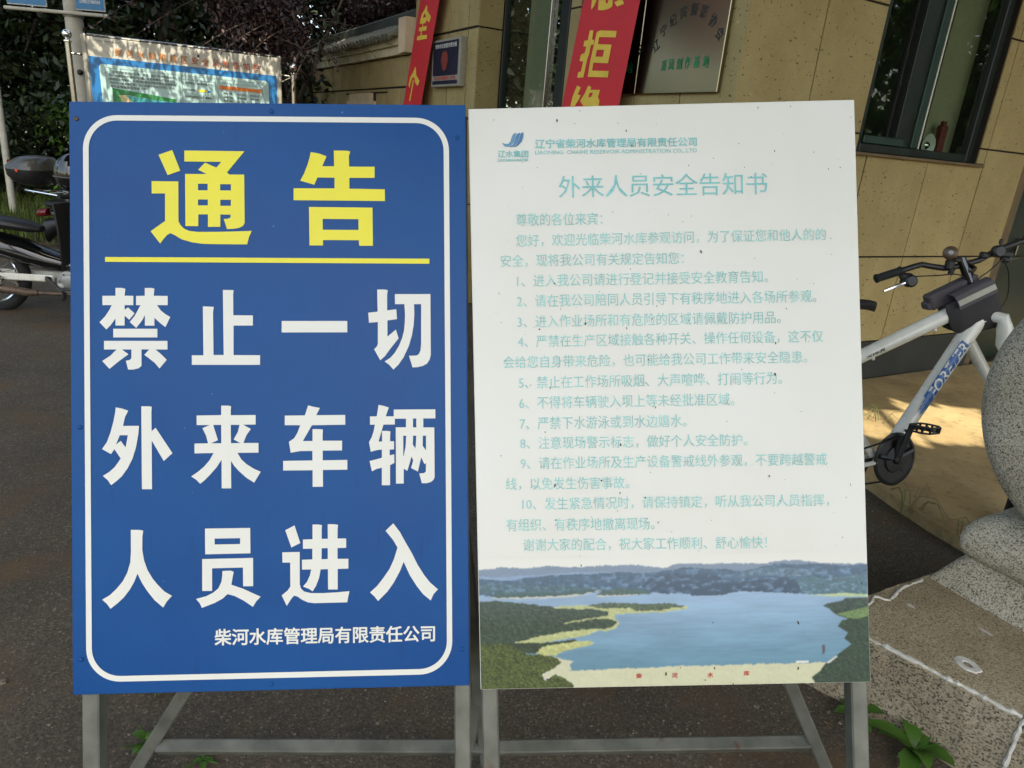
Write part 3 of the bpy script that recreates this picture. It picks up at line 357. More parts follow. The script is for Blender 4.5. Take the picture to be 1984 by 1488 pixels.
DATA = json.loads('''{"Y":[[[[-222.6,492.8],[-195.3,502.5],[-179.3,460.7],[-204.6,451.6]]],[[[-236.7,439.1],[-183.4,438.8],[-183.7,358.8],[-180.0,350.3],[-172.6,342.7],[-162.3,338.3],[-145.5,336.4],[-111.7,336.5],[-74.1,337.2],[-37.0,338.6],[-42.6,325.8],[-46.4,311.0],[-102.5,311.3],[-134.4,311.9],[-156.8,315.1],[-177.4,321.1],[-192.3,330.2],[-200.1,333.7],[-207.2,329.3],[-215.7,318.8],[-220.4,312.5],[-239.2,337.4],[-210.4,358.4],[-210.0,414.3],[-236.5,414.2]]],[[[-171.0,501.7],[-50.5,501.0],[-86.1,457.5],[-80.9,453.3],[-51.4,453.4],[-51.0,355.4],[-54.3,348.7],[-61.8,344.8],[-74.1,342.5],[-86.7,342.3],[-93.1,362.9],[-85.2,362.9],[-79.2,365.8],[-79.2,371.5],[-99.8,371.9],[-100.0,346.7],[-124.8,346.6],[-124.6,372.0],[-143.9,371.9],[-144.1,347.9],[-169.7,348.2],[-169.8,454.1],[-126.9,454.2],[-143.7,462.7],[-129.6,477.6],[-119.3,472.5],[-107.1,467.4],[-97.3,479.0],[-171.1,479.5]],[[-144.1,434.2],[-124.8,434.3],[-124.9,421.0],[-144.2,420.9]],[[-99.8,433.5],[-78.2,433.6],[-78.3,421.0],[-99.9,420.9]],[[-144.3,402.2],[-124.6,402.3],[-124.7,390.3],[-144.4,390.2]],[[-99.7,401.8],[-78.4,401.9],[-78.5,389.7],[-99.7,389.6]]],[[[83.2,500.2],[99.7,497.5],[115.2,491.8],[106.2,471.4],[130.3,471.5],[130.1,503.8],[156.8,503.6],[163.5,502.1],[160.5,492.5],[161.0,470.8],[212.9,471.1],[212.7,448.1],[161.2,447.9],[161.1,425.6],[233.3,424.7],[233.5,400.5],[47.8,401.6],[48.0,426.0],[131.0,426.2],[131.1,448.1],[96.5,448.3],[89.8,433.5],[61.4,441.6],[69.0,455.4],[76.7,474.7],[80.6,488.1]]],[[[79.0,387.8],[207.9,386.9],[208.4,308.5],[180.3,308.5],[179.8,319.8],[106.9,320.1],[106.8,309.1],[79.5,309.1]],[[106.4,363.5],[179.3,363.1],[179.2,341.0],[106.6,341.2]]],[[[-329.8,285.1],[323.7,282.1],[323.6,271.7],[-329.9,275.4]]]],"W":[[[[-309.7,222.6],[-296.9,222.6],[-290.1,220.6],[-291.8,206.8],[-274.4,206.4],[-274.5,187.6],[-291.7,187.6],[-291.8,178.5],[-285.1,183.1],[-272.2,170.9],[-282.8,158.0],[-291.9,166.3],[-292.0,146.2],[-310.2,146.4],[-310.1,160.6],[-320.2,146.3],[-328.5,138.6],[-341.7,153.2],[-330.6,165.1],[-321.8,178.5],[-317.3,187.7],[-335.7,187.7],[-335.6,206.7],[-309.8,206.6]]],[[[-251.6,222.4],[-239.0,222.5],[-232.3,221.1],[-233.8,206.5],[-206.1,206.1],[-206.2,187.4],[-227.7,187.5],[-219.9,176.5],[-211.1,169.3],[-201.3,163.3],[-210.9,142.7],[-221.8,151.4],[-232.8,161.8],[-232.9,145.7],[-251.8,146.1],[-251.6,167.3],[-257.0,156.9],[-269.0,141.3],[-281.9,153.3],[-271.8,165.9],[-260.3,187.5],[-269.1,187.6],[-269.0,206.2],[-251.7,206.6]]],[[[-314.6,139.8],[-227.0,139.5],[-227.1,121.9],[-314.7,122.3]]],[[[-333.0,115.4],[-207.1,114.8],[-207.2,97.4],[-230.9,97.5],[-218.7,86.7],[-208.7,76.2],[-223.3,59.0],[-232.9,70.6],[-253.4,86.9],[-243.6,97.6],[-258.9,97.7],[-259.1,64.5],[-264.6,59.6],[-275.2,57.0],[-285.7,57.1],[-290.0,75.0],[-282.9,76.2],[-279.1,79.8],[-278.9,97.7],[-297.7,97.8],[-284.8,88.1],[-303.1,74.6],[-322.5,58.7],[-336.9,74.7],[-320.6,85.4],[-308.2,97.9],[-333.1,98.0]]],[[[-136.0,184.8],[-114.2,183.8],[-115.7,173.6],[-115.3,85.8],[-94.9,85.7],[-95.7,218.2],[-74.0,217.8],[-75.1,210.4],[-75.1,166.6],[-35.8,166.1],[-35.9,145.4],[-74.7,145.5],[-75.1,85.4],[-21.9,84.8],[-22.0,65.1],[-158.8,65.9],[-158.7,85.3],[-135.5,85.2]]],[[[22.2,154.6],[155.0,154.2],[154.9,130.8],[22.0,131.2]]],[[[216.4,218.7],[230.5,218.7],[237.9,217.3],[236.7,208.2],[236.5,175.8],[255.2,178.1],[256.5,157.7],[236.9,155.0],[236.7,121.7],[254.0,136.2],[259.6,118.0],[244.1,98.9],[231.4,81.7],[221.9,73.2],[209.4,95.8],[215.2,101.8],[217.1,107.2],[217.4,151.8],[199.3,150.4],[198.0,171.1],[217.0,173.1]]],[[[252.5,209.2],[325.4,209.1],[325.3,84.0],[322.8,74.0],[317.3,65.8],[309.1,61.3],[298.2,58.6],[287.7,58.1],[280.6,82.2],[296.6,82.7],[301.1,85.9],[304.3,93.2],[305.6,106.0],[306.2,188.4],[291.6,188.4],[292.1,168.0],[290.6,146.1],[286.9,124.3],[280.4,102.4],[269.4,78.8],[258.4,63.4],[248.5,54.0],[240.3,63.5],[230.6,70.8],[242.2,78.0],[251.3,88.0],[260.5,103.4],[266.9,118.9],[270.6,133.4],[272.5,149.8],[273.0,168.0],[271.9,188.4],[252.7,188.5]]],[[[-310.7,-19.3],[-298.5,-21.7],[-285.9,-26.1],[-292.4,-38.8],[-296.6,-57.0],[-264.8,-57.1],[-266.3,-74.9],[-270.9,-99.9],[-278.0,-123.2],[-287.8,-142.8],[-299.3,-158.8],[-309.9,-168.5],[-320.8,-176.6],[-327.4,-166.5],[-337.0,-157.8],[-323.8,-149.5],[-313.2,-139.8],[-306.2,-130.0],[-301.4,-122.7],[-313.9,-104.0],[-320.6,-113.8],[-338.4,-103.5],[-328.7,-89.5],[-321.6,-70.8],[-315.3,-47.5],[-311.6,-27.9]],[[-303.0,-75.8],[-287.0,-75.9],[-291.6,-100.6],[-301.3,-87.1],[-310.8,-94.9]]],[[[-260.0,-17.5],[-244.0,-17.7],[-239.1,-18.8],[-240.0,-30.3],[-239.9,-68.5],[-231.9,-61.2],[-198.6,-113.3],[-216.0,-128.9],[-239.7,-87.2],[-239.8,-185.9],[-259.8,-185.6]]],[[[-100.6,-17.4],[-86.7,-17.5],[-80.7,-18.8],[-81.4,-26.2],[-81.5,-37.2],[-31.5,-37.1],[-31.7,-56.6],[-56.8,-56.7],[-41.3,-65.5],[-50.7,-78.8],[-56.5,-94.0],[-26.2,-94.2],[-26.3,-114.0],[-68.7,-113.9],[-60.8,-127.4],[-50.2,-137.4],[-36.0,-146.6],[-22.0,-153.1],[-35.3,-175.1],[-50.3,-165.4],[-64.5,-152.6],[-75.1,-140.7],[-81.6,-130.4],[-81.6,-186.3],[-100.6,-185.9],[-100.5,-127.5],[-110.6,-143.0],[-124.8,-159.1],[-135.5,-169.7],[-143.7,-176.1],[-151.4,-167.8],[-161.5,-161.0],[-147.8,-151.6],[-135.4,-140.9],[-124.7,-128.5],[-116.4,-113.8],[-154.6,-114.1],[-154.5,-94.1],[-127.4,-93.9],[-131.4,-78.0],[-138.4,-63.1],[-123.8,-56.8],[-149.9,-56.6],[-149.9,-37.1],[-100.7,-36.8]],[[-116.8,-56.7],[-100.8,-56.6],[-100.9,-94.1],[-121.6,-93.9],[-107.6,-87.8],[-112.8,-70.1]],[[-81.6,-56.8],[-63.9,-57.0],[-67.5,-71.4],[-76.1,-86.6],[-62.7,-94.0],[-81.5,-94.1]]],[[[74.5,-18.4],[84.9,-21.2],[98.3,-23.7],[90.9,-38.5],[149.6,-38.6],[149.7,-58.6],[82.0,-59.0],[63.3,-91.3],[83.0,-91.3],[83.2,-67.0],[97.2,-67.1],[104.2,-68.1],[103.5,-78.4],[103.5,-90.9],[143.0,-91.3],[142.7,-111.3],[103.5,-111.2],[103.4,-131.0],[153.3,-130.8],[153.2,-150.8],[103.6,-150.8],[103.6,-185.2],[82.6,-185.1],[82.8,-151.2],[23.2,-151.1],[23.4,-131.4],[82.6,-131.1],[82.7,-111.7],[57.5,-111.7],[38.7,-114.9],[35.2,-92.6],[46.0,-85.1],[52.3,-74.3],[58.5,-58.8],[27.0,-58.5],[27.2,-38.8],[67.8,-38.8]]],[[[217.7,-18.4],[228.9,-20.7],[238.5,-24.2],[232.0,-42.0],[248.6,-42.3],[248.7,-28.3],[333.8,-28.5],[333.8,-47.3],[309.0,-47.0],[308.8,-65.5],[331.5,-65.7],[331.6,-168.2],[329.4,-173.6],[323.9,-178.1],[315.7,-180.6],[305.2,-180.5],[300.0,-160.3],[309.5,-159.7],[313.5,-157.0],[314.0,-138.8],[310.9,-141.5],[304.3,-127.2],[301.5,-138.7],[297.3,-156.3],[283.3,-148.8],[287.9,-133.4],[284.3,-125.2],[281.2,-136.6],[275.6,-154.6],[268.2,-150.1],[268.0,-180.7],[252.3,-180.7],[252.5,-64.8],[273.5,-65.0],[273.6,-47.3],[250.8,-47.1],[250.7,-59.1],[227.4,-59.1],[217.2,-93.7],[224.3,-93.8],[224.4,-72.0],[235.8,-72.1],[241.6,-73.2],[240.8,-81.6],[240.7,-93.4],[248.7,-93.5],[248.7,-110.2],[239.7,-110.7],[239.6,-122.5],[249.0,-120.2],[249.1,-138.3],[240.4,-142.5],[240.1,-183.8],[223.3,-183.6],[223.5,-147.6],[211.8,-150.4],[203.3,-154.8],[198.5,-133.5],[211.9,-130.4],[223.7,-127.2],[223.8,-110.1],[212.0,-111.8],[201.2,-114.5],[197.7,-94.8],[203.2,-84.8],[206.9,-74.0],[210.0,-59.1],[199.9,-59.0],[200.0,-42.1],[213.9,-41.9]],[[287.9,-47.0],[294.8,-47.1],[294.7,-65.3],[287.8,-65.3]],[[267.7,-82.4],[273.7,-82.4],[272.3,-105.6],[268.4,-124.1],[267.5,-123.7]],[[288.0,-82.4],[294.2,-82.5],[293.6,-98.5],[292.4,-109.0],[287.2,-100.6]],[[308.0,-82.6],[314.4,-82.7],[314.1,-113.3],[307.5,-103.2]]],[[[-282.3,-267.6],[-264.9,-267.9],[-257.7,-269.6],[-259.4,-281.6],[-259.9,-308.5],[-256.5,-330.1],[-249.6,-349.9],[-239.1,-368.0],[-228.7,-380.8],[-216.4,-393.6],[-201.1,-402.9],[-211.3,-413.4],[-218.9,-426.4],[-235.9,-411.2],[-249.9,-393.0],[-260.3,-376.6],[-269.8,-356.7],[-276.1,-372.8],[-285.0,-388.7],[-297.3,-404.6],[-309.7,-416.0],[-323.4,-426.7],[-330.7,-416.5],[-340.1,-407.9],[-325.3,-399.6],[-311.2,-386.4],[-298.9,-371.5],[-290.0,-354.6],[-283.7,-333.2],[-282.4,-311.7]]],[[[-134.6,-267.3],[-43.9,-267.3],[-43.8,-319.1],[-134.5,-319.7]],[[-115.6,-288.0],[-64.3,-287.9],[-64.4,-299.8],[-115.3,-300.0]]],[[[-140.6,-329.2],[-38.6,-328.5],[-38.8,-386.1],[-58.9,-386.1],[-59.0,-347.8],[-120.9,-348.4],[-121.2,-394.3],[-140.9,-394.1]]],[[[-100.4,-354.2],[-83.5,-353.7],[-77.7,-356.2],[-80.1,-369.1],[-82.5,-382.4],[-58.9,-391.1],[-42.9,-398.7],[-23.6,-408.0],[-32.4,-416.9],[-39.6,-428.3],[-59.0,-414.6],[-76.8,-405.2],[-90.4,-401.4],[-99.9,-410.2],[-115.9,-418.9],[-141.8,-428.5],[-146.0,-419.2],[-153.5,-410.1],[-133.5,-405.0],[-119.3,-398.1],[-108.6,-389.3],[-102.3,-375.9],[-100.6,-363.3]]],[[[26.6,-273.2],[45.4,-263.5],[56.8,-299.9],[38.8,-308.5]]],[[[20.4,-318.1],[55.6,-318.0],[55.2,-384.2],[57.4,-392.4],[63.7,-398.8],[77.1,-402.4],[102.2,-403.0],[127.3,-402.0],[155.9,-400.0],[153.3,-411.4],[151.3,-422.8],[116.4,-423.0],[84.1,-423.3],[71.6,-421.3],[60.9,-416.5],[50.2,-408.9],[43.6,-407.1],[37.6,-413.7],[28.8,-427.8],[18.6,-406.1],[30.6,-396.4],[36.2,-388.4],[36.3,-339.4],[20.6,-339.1]]],[[[81.9,-262.3],[94.1,-262.4],[101.1,-263.8],[100.3,-272.7],[100.2,-291.9],[112.6,-291.9],[112.6,-262.0],[124.6,-262.2],[133.6,-263.6],[132.6,-273.2],[132.3,-291.7],[149.8,-291.8],[149.8,-311.0],[132.2,-311.3],[132.1,-333.4],[154.2,-333.6],[154.0,-353.7],[132.3,-354.1],[132.0,-396.1],[112.6,-395.8],[112.5,-354.1],[97.8,-354.4],[94.3,-372.2],[87.9,-388.4],[81.2,-399.0],[73.5,-393.6],[61.8,-388.9],[70.1,-379.0],[75.9,-366.5],[78.6,-354.2],[60.0,-354.1],[60.0,-334.0],[81.1,-333.6],[81.2,-311.7],[62.3,-311.6],[62.2,-292.6],[81.7,-292.3]],[[100.1,-311.1],[112.4,-311.1],[112.3,-333.4],[99.6,-333.6]]],[[[246.1,-262.2],[259.7,-280.6],[270.5,-300.8],[283.0,-322.8],[295.5,-348.5],[308.1,-368.8],[320.7,-385.4],[336.8,-399.6],[327.8,-409.3],[321.7,-422.3],[306.0,-408.8],[293.4,-392.2],[279.1,-369.2],[266.8,-341.7],[259.2,-360.6],[246.4,-384.1],[233.6,-402.0],[214.2,-421.3],[206.5,-411.5],[197.7,-403.5],[212.0,-390.7],[224.8,-374.6],[237.5,-356.6],[246.7,-336.8],[254.5,-312.3],[245.2,-295.8],[230.1,-277.4]]]],"BT":[["柴河水库管理局有限责任公司",-116.8,-488.9,330.3,-490.1,34.6]],"WT":[["辽宁省柴河水库管理局有限责任公司",-262.5,523.4,72.0,520.2,19.6],["LIAONING  CHAIHE RESERVOIR ADMINISTRATION CO., LTD",-262.9,504.7,71.5,501.4,9.6],["辽水集团",-340.5,504.4,-277.3,503.1,15.0],["LIAONINGWATER",-340.8,491.3,-277.6,490.2,6.0],["外来人员安全告知书",-216.0,432.6,215.2,430.4,46.6],["尊敬的各位来宾：",-305.7,366.6,-127.2,365.1,26.2],["您好，欢迎光临柴河水库参观访问，为了保证您和他人的的",-306.6,322.9,333.1,321.7,26.2],["安全，现将我公司有关规定告知您：",-339.5,281.7,38.7,279.3,26.3],["1、进入我公司请进行登记并接受安全教育告知。",-306.5,239.8,211.5,237.5,26.2],["2、请在我公司陪同人员引导下有秩序地进入各场所参观。",-307.4,198.1,309.8,194.6,26.2],["3、进入作业场所和有危险的区域请佩戴防护用品。",-307.4,155.3,235.3,152.8,26.1],["4、严禁在生产区域接触各种开关、操作任何设备，这不仅",-307.4,114.1,322.0,111.7,26.2],["会给您自身带来危险，也可能给我公司工作带来安全隐患。",-338.7,71.8,287.7,69.5,26.2],["5、禁止在工作场所吸烟、大声喧哗、打闹等行为。",-307.3,29.5,234.9,27.4,26.2],["6、不得将车辆驶入坝上等未经批准区域。",-307.5,-12.4,135.8,-14.3,26.1],["7、严禁下水游泳或到水边嬉水。",-307.2,-54.9,36.2,-56.3,26.1],["8、注意现场警示标志，做好个人安全防护。",-307.2,-95.9,160.4,-98.5,26.1],["9、请在作业场所及生产设备警戒线外参观，不要跨越警戒",-307.3,-137.3,322.9,-141.6,26.1],["线，以免发生伤害事故。",-338.9,-179.2,-84.8,-181.4,26.0],["10、发生紧急情况时，请保持镇定，听从我公司人员指挥，",-305.7,-221.0,324.5,-225.6,26.0],["有组织、有秩序地撤离现场。",-339.6,-263.4,-34.8,-266.2,26.0],["谢谢大家的配合，祝大家工作顺利、舒心愉快！",-305.5,-305.1,194.9,-309.8,26.0]],"RT":[["柴",-80.0,-577.2,-68.3,-577.4,10.5],["河",-7.0,-577.5,4.7,-577.8,10.5],["水",66.0,-577.9,77.7,-578.2,10.5],["库",140.1,-576.2,151.7,-576.4,10.5]],"LP":[[[122,140,160],0.05,30,[[-405,-358],[-389,-354],[-353,-350],[-310,-353],[-280,-352],[-246,-348],[-214,-352],[-160,-351],[-102,-349],[-53,-353],[-15,-358],[8,-350],[18,-349],[61,-352],[125,-351],[178,-353],[211,-349],[251,-346],[296,-353],[349,-357],[408,-357],[406,-430],[-407,-414]]],[[140,165,195],0.05,40,[[-406,-368],[-342,-370],[-267,-367],[-182,-363],[-96,-366],[7,-371],[6,-422],[-407,-414]]],[[66,100,128],0.2,16,[[-406,-372],[-332,-378],[-289,-370],[-225,-368],[-160,-366],[-96,-365],[-43,-368],[-21,-362],[7,-362],[18,-358],[61,-360],[104,-362],[142,-368],[178,-360],[210,-354],[264,-356],[296,-355],[349,-361],[408,-358],[406,-430],[-407,-414]]],[[84,122,134],0.2,12,[[231,-395],[274,-381],[316,-386],[407,-377],[406,-419],[273,-415]]],[[90,122,142],0.2,12,[[124,-380],[178,-362],[264,-364],[317,-375],[263,-382],[188,-379]]],[[50,78,106],0.16,14,[[-4,-372],[33,-372],[71,-370],[107,-382],[124,-391],[167,-387],[199,-382],[252,-385],[264,-415],[209,-416],[156,-413],[81,-407],[-4,-407]]],[[50,78,106],0.16,14,[[-65,-395],[-41,-372],[7,-368],[6,-412],[-33,-411],[-50,-402]]],[[72,108,118],0.2,12,[[-403,-382],[-311,-386],[-204,-392],[-140,-394],[-161,-405],[-268,-406],[-402,-403]]],["lake",0.05,50,[[-406,-406],[-333,-413],[-226,-412],[-150,-404],[6,-411],[60,-413],[145,-409],[315,-420],[406,-425],[402,-568],[-218,-565],[-272,-555],[-408,-467]]],[[205,200,185],0.05,30,[[-380,-411],[-354,-409],[-290,-407],[-215,-410],[-163,-403],[-140,-398],[-183,-410],[-215,-414],[-290,-415],[-363,-415]]],[[66,98,92],0.2,8,[[-378,-409],[-365,-404],[-311,-404],[-225,-403],[-163,-398],[-155,-400],[-183,-408],[-215,-410],[-290,-412],[-363,-413]]],[[205,200,185],0.05,30,[[-158,-414],[-140,-409],[-44,-410],[-97,-414]]],[[76,104,92],0.2,8,[[-159,-411],[-140,-401],[-108,-398],[-54,-404],[-44,-411],[-97,-412]]],[[46,70,92],0.1,8,[[32,-412],[47,-405],[113,-408],[122,-411],[102,-416],[38,-416]]],[[188,205,150],0.05,20,[[262,-418],[358,-417],[406,-420],[406,-425],[315,-422]]],[[186,190,132],0.12,12,[[-252,-434],[-235,-432],[-173,-431],[6,-433],[23,-436],[32,-441],[-5,-447],[-77,-450],[-120,-450],[-120,-458],[-110,-469],[-120,-480],[-142,-486],[-154,-482],[-174,-491],[-217,-499],[-292,-508],[-326,-505],[-355,-468]]],[[86,104,76],0.25,7,[[-181,-432],[-140,-427],[-55,-430],[6,-431],[-5,-431],[23,-436],[16,-439],[-5,-441],[-34,-445],[-77,-445],[-87,-438],[-141,-439]]],[[58,78,62],0.3,8,[[-407,-420],[-367,-419],[-312,-424],[-248,-432],[-241,-436],[-162,-439],[-134,-445],[-135,-452],[-162,-458],[-205,-462],[-233,-468],[-163,-460],[-124,-460],[-116,-467],[-124,-475],[-142,-480],[-184,-480],[-227,-485],[-292,-496],[-326,-504],[-339,-507],[-340,-533],[-409,-531]]],[[188,190,124],0.12,12,[[-284,-528],[-271,-514],[-198,-504],[-174,-504],[-164,-508],[-174,-514],[-222,-522],[-243,-532],[-271,-534]]],[[52,68,50],0.3,8,[[-339,-505],[-270,-506],[-202,-501],[-198,-504],[-271,-514],[-284,-528],[-314,-526],[-340,-528]]],[[205,203,172],0.04,30,[[-248,-534],[-229,-541],[-208,-545],[-216,-552],[-212,-562],[-268,-579],[-274,-574],[-240,-552]]],[[78,92,42],0.38,6,[[-408,-506],[-339,-507],[-301,-529],[-258,-532],[-239,-541],[-233,-548],[-250,-560],[-272,-571],[-268,-583],[-246,-571],[-229,-577],[-208,-593],[-209,-605],[-411,-602]]],[[206,205,170],0.03,40,[[-250,-565],[2,-560],[-8,-559],[307,-558],[312,-560],[285,-585],[289,-607],[-9,-607],[1,-607],[-208,-603],[-210,-592],[-219,-583],[-236,-575]]],[[48,72,56],0.32,8,[[306,-442],[315,-437],[345,-432],[354,-426],[406,-427],[406,-607],[289,-604],[279,-587],[296,-575],[307,-560],[333,-542],[362,-521],[347,-509],[356,-498],[335,-484],[344,-472],[357,-470],[333,-461],[327,-456],[319,-448]]],[[120,150,88],0.2,8,[[334,-459],[400,-445],[404,-462],[378,-470],[357,-468]]],[[225,225,215],0,8,[[248,-553],[274,-553],[274,-557],[248,-557]]],[[90,80,70],0,8,[[303,-521],[308,-521],[307,-540],[302,-540]]],[[210,210,200],0,8,[[310,-558],[331,-544],[333,-546],[316,-559]]]],"SP":[[-216.5,570.7,3.2,8.4],[-179.2,563.3,2.1,2.1],[-348.1,574.9,2.1,2.1],[-90.4,562.2,1.6,2.1],[-73.7,545.7,3.2,4.2],[-62.7,514.3,2.6,6.3],[-47.0,456.0,2.1,2.1],[-259.3,473.9,1.6,2.1],[105.2,484.5,2.1,2.1],[53.7,470.7,1.6,4.2],[231.4,496.5,2.1,5.2],[341.1,456.4,1.9,5.2],[365.6,459.0,2.1,4.2],[182.0,444.1,2.1,2.1],[182.0,444.1,1.1,1.1],[151.3,452.3,1.1,1.1],[-105.5,378.0,2.1,3.2],[74.7,291.3,3.7,7.4],[342.4,312.9,2.1,2.1],[56.4,365.6,1.6,2.1],[-229.5,232.6,3.2,3.2],[-217.9,179.4,1.6,2.6],[-19.6,181.3,1.6,4.2],[-167.4,148.3,3.2,6.3],[-262.6,138.7,4.2,3.2],[-82.5,136.8,2.1,5.2],[-29.8,154.8,2.1,4.2],[-341.2,154.4,2.1,2.1],[-138.6,197.9,2.1,2.1],[-39.3,70.8,2.6,2.6],[-334.4,74.2,2.6,2.1],[247.2,169.9,2.1,3.7],[223.0,99.0,2.6,5.2],[220.2,35.2,4.2,6.3],[-242.9,16.7,2.1,5.2],[-199.8,37.0,1.6,1.6],[-26.8,-27.5,2.1,5.2],[-255.6,-73.6,2.1,3.2],[-292.7,-66.4,1.6,1.6],[-347.2,-120.5,2.1,3.2],[-101.0,-103.5,3.7,5.2],[-176.3,-94.4,1.6,3.2],[-237.9,-183.5,2.6,8.4],[-142.0,-175.9,4.2,4.2],[-104.4,-202.2,2.1,6.3],[-52.6,-212.8,3.2,4.2],[-40.7,-161.1,2.1,2.1],[203.0,-173.7,3.2,5.2],[368.7,-195.2,1.6,6.3],[-27.3,-264.3,2.1,5.2],[-237.4,-254.6,4.2,2.1],[218.1,-3.0,2.1,1.6],[272.2,-42.5,1.6,2.1],[342.6,279.8,2.1,1.6],[45.6,-104.5,2.1,2.1],[223.9,-225.0,2.1,3.2],[254.2,-475.2,4.2,9.5],[79.8,-471.7,2.1,4.2],[385.3,-397.6,2.1,5.2],[80.6,-564.5,2.6,6.3],[10.9,-562.1,2.1,3.2],[-187.5,-348.9,3.2,4.2],[117.9,-596.9,2.1,4.2],[199.6,587.4,2.1,5.2],[266.8,587.9,1.9,3.2],[390.8,562.4,1.7,2.6],[251.7,-567.9,3.2,8.4],[-19.0,-574.2,3.2,9.5],[-290.5,-540.3,2.1,4.2],[61.0,-588.4,2.1,4.2]],"BO":[[-385.2,564.7,4.5,1],[4.1,582.9,5,0],[382.7,532.0,5,0],[-382.0,-59.2,4,0],[-382.8,-528.5,4.5,0],[385.2,-524.6,6,0],[-3.4,-586.6,4.5,0]],"LG":[[[-331.3,528.0],[-324.5,524.5],[-317.7,525.1],[-313.7,529.5],[-310.6,539.2],[-307.6,545.0],[-301.7,548.2],[-303.4,538.0],[-306.0,529.3],[-312.0,521.7],[-319.8,518.3],[-326.6,519.7]],[[-317.9,518.3],[-310.0,521.6],[-305.0,529.3],[-302.5,538.0],[-300.8,544.8],[-292.9,547.9],[-295.1,537.8],[-298.2,528.2],[-305.2,520.5],[-311.1,517.9]],[[-309.1,517.9],[-302.3,521.4],[-297.2,529.1],[-294.1,537.8],[-292.4,545.6],[-286.5,548.8],[-286.7,539.6],[-290.4,529.0],[-297.4,521.3],[-302.3,518.5]]],"bn2":[[-1462,2503],[-819,2431],[-903,1820],[-1610,1819]],"bc2":[[[[-1339,2303],[-1295,2298],[-1300,2241],[-1274,2239],[-1276,2209],[-1305,2209],[-1310,2187],[-1317,2154],[-1334,2119],[-1358,2005],[-1438,2005],[-1430,2042],[-1397,2044],[-1382,2109],[-1430,2114],[-1420,2154],[-1373,2164],[-1363,2203],[-1400,2205],[-1395,2241],[-1353,2241]]],[[[-1214,2292],[-1024,2273],[-1027,2236],[-1217,2252],[-1224,2209],[-1064,2195],[-1079,2083],[-1252,2096],[-1259,2045],[-1058,2035],[-1064,1996],[-1304,2007],[-1295,2105],[-1264,2235],[-1252,2285]],[[-1228,2174],[-1142,2169],[-1150,2127],[-1236,2132]]],[[[-1428,1954],[-1375,1940],[-1409,1893],[-1365,1889],[-1384,1864],[-1431,1816],[-1489,1816],[-1471,1884]]],[[[-1286,1952],[-1245,1937],[-1256,1922],[-1137,1920],[-1153,1874],[-1131,1856],[-1129,1817],[-1319,1816],[-1369,1851],[-1318,1901]],[[-1258,1903],[-1217,1903],[-1235,1875],[-1270,1875]]],[[[-1353,2491],[-1295,2484],[-1316,2452],[-1346,2431],[-1354,2441]]],[[[-1271,2482],[-1109,2463],[-1105,2424],[-1146,2414],[-1212,2412],[-1267,2420]],[[-1189,2472],[-1158,2469],[-1165,2448],[-1185,2452]]],[[[-1023,2454],[-1002,2452],[-978,2427],[-1051,2418],[-1089,2447],[-1049,2454]]]],"bn1":[[-1145,2762],[-654,2708],[-1018,1824],[-1546,1799]],"bc1":[[[[-967,2698],[-942,2687],[-944,2651],[-843,2588],[-878,2541],[-953,2568],[-977,2544],[-1032,2545],[-1038,2518],[-941,2515],[-952,2478],[-1062,2481],[-1064,2444],[-926,2438],[-929,2404],[-1177,2406],[-1197,2413],[-1181,2443],[-1096,2445],[-1090,2480],[-1148,2487],[-1137,2518],[-1061,2517],[-1050,2544],[-1135,2551],[-1112,2595],[-1079,2634],[-1008,2664]],[[-1009,2634],[-965,2600],[-1028,2592],[-1056,2596]]],[[[-1214,2172],[-1191,2146],[-1180,2088],[-1083,2032],[-1132,1984],[-1206,2019],[-1215,2056],[-1268,2075],[-1316,2047],[-1361,1967],[-1396,2002],[-1345,2077],[-1272,2116]]],[[[-1270,2045],[-1239,2045],[-1328,1843],[-1360,1848]]]],"pol":[[-863,2375],[-233,2374],[-222,1970],[-857,1979]],"plate":[[-828,2446],[-119,2317],[-80,1896],[-815,1887]],"plt":[[-714,2178],[-662,2261],[-586,2310],[-499,2345],[-409,2352],[-323,2331],[-236,2278],[-167,2207]],"plg":[[-612,2060],[-544,2061],[-470,2065],[-398,2067],[-319,2068],[-242,2065]],"plp":[[-915,2228],[-866,2165],[-964,2058],[-934,2291]],"MB":[[[0.99486,-0.09297,0.04011],[0.06877,0.32969,-0.9416],[0.07432,0.93952,0.33439]],[-0.4878,1.3161,1.0168]],"MW":[[[0.99411,-0.10814,-0.0068],[0.03055,0.33999,-0.93995],[0.10396,0.93421,0.34129]],[0.3226,1.3537,1.0844]]}''')
B_ = az(60.2); A_ = az(-30.0); UP = np.array([0, 0, 1.0])
C1 = np.array([1.10, 4.22, 0]); P1 = np.array([-.556, 6.66, 0]); P2 = P1 + B_ * .22 
P2 = C1 + A_ * 3.0 if False else P2

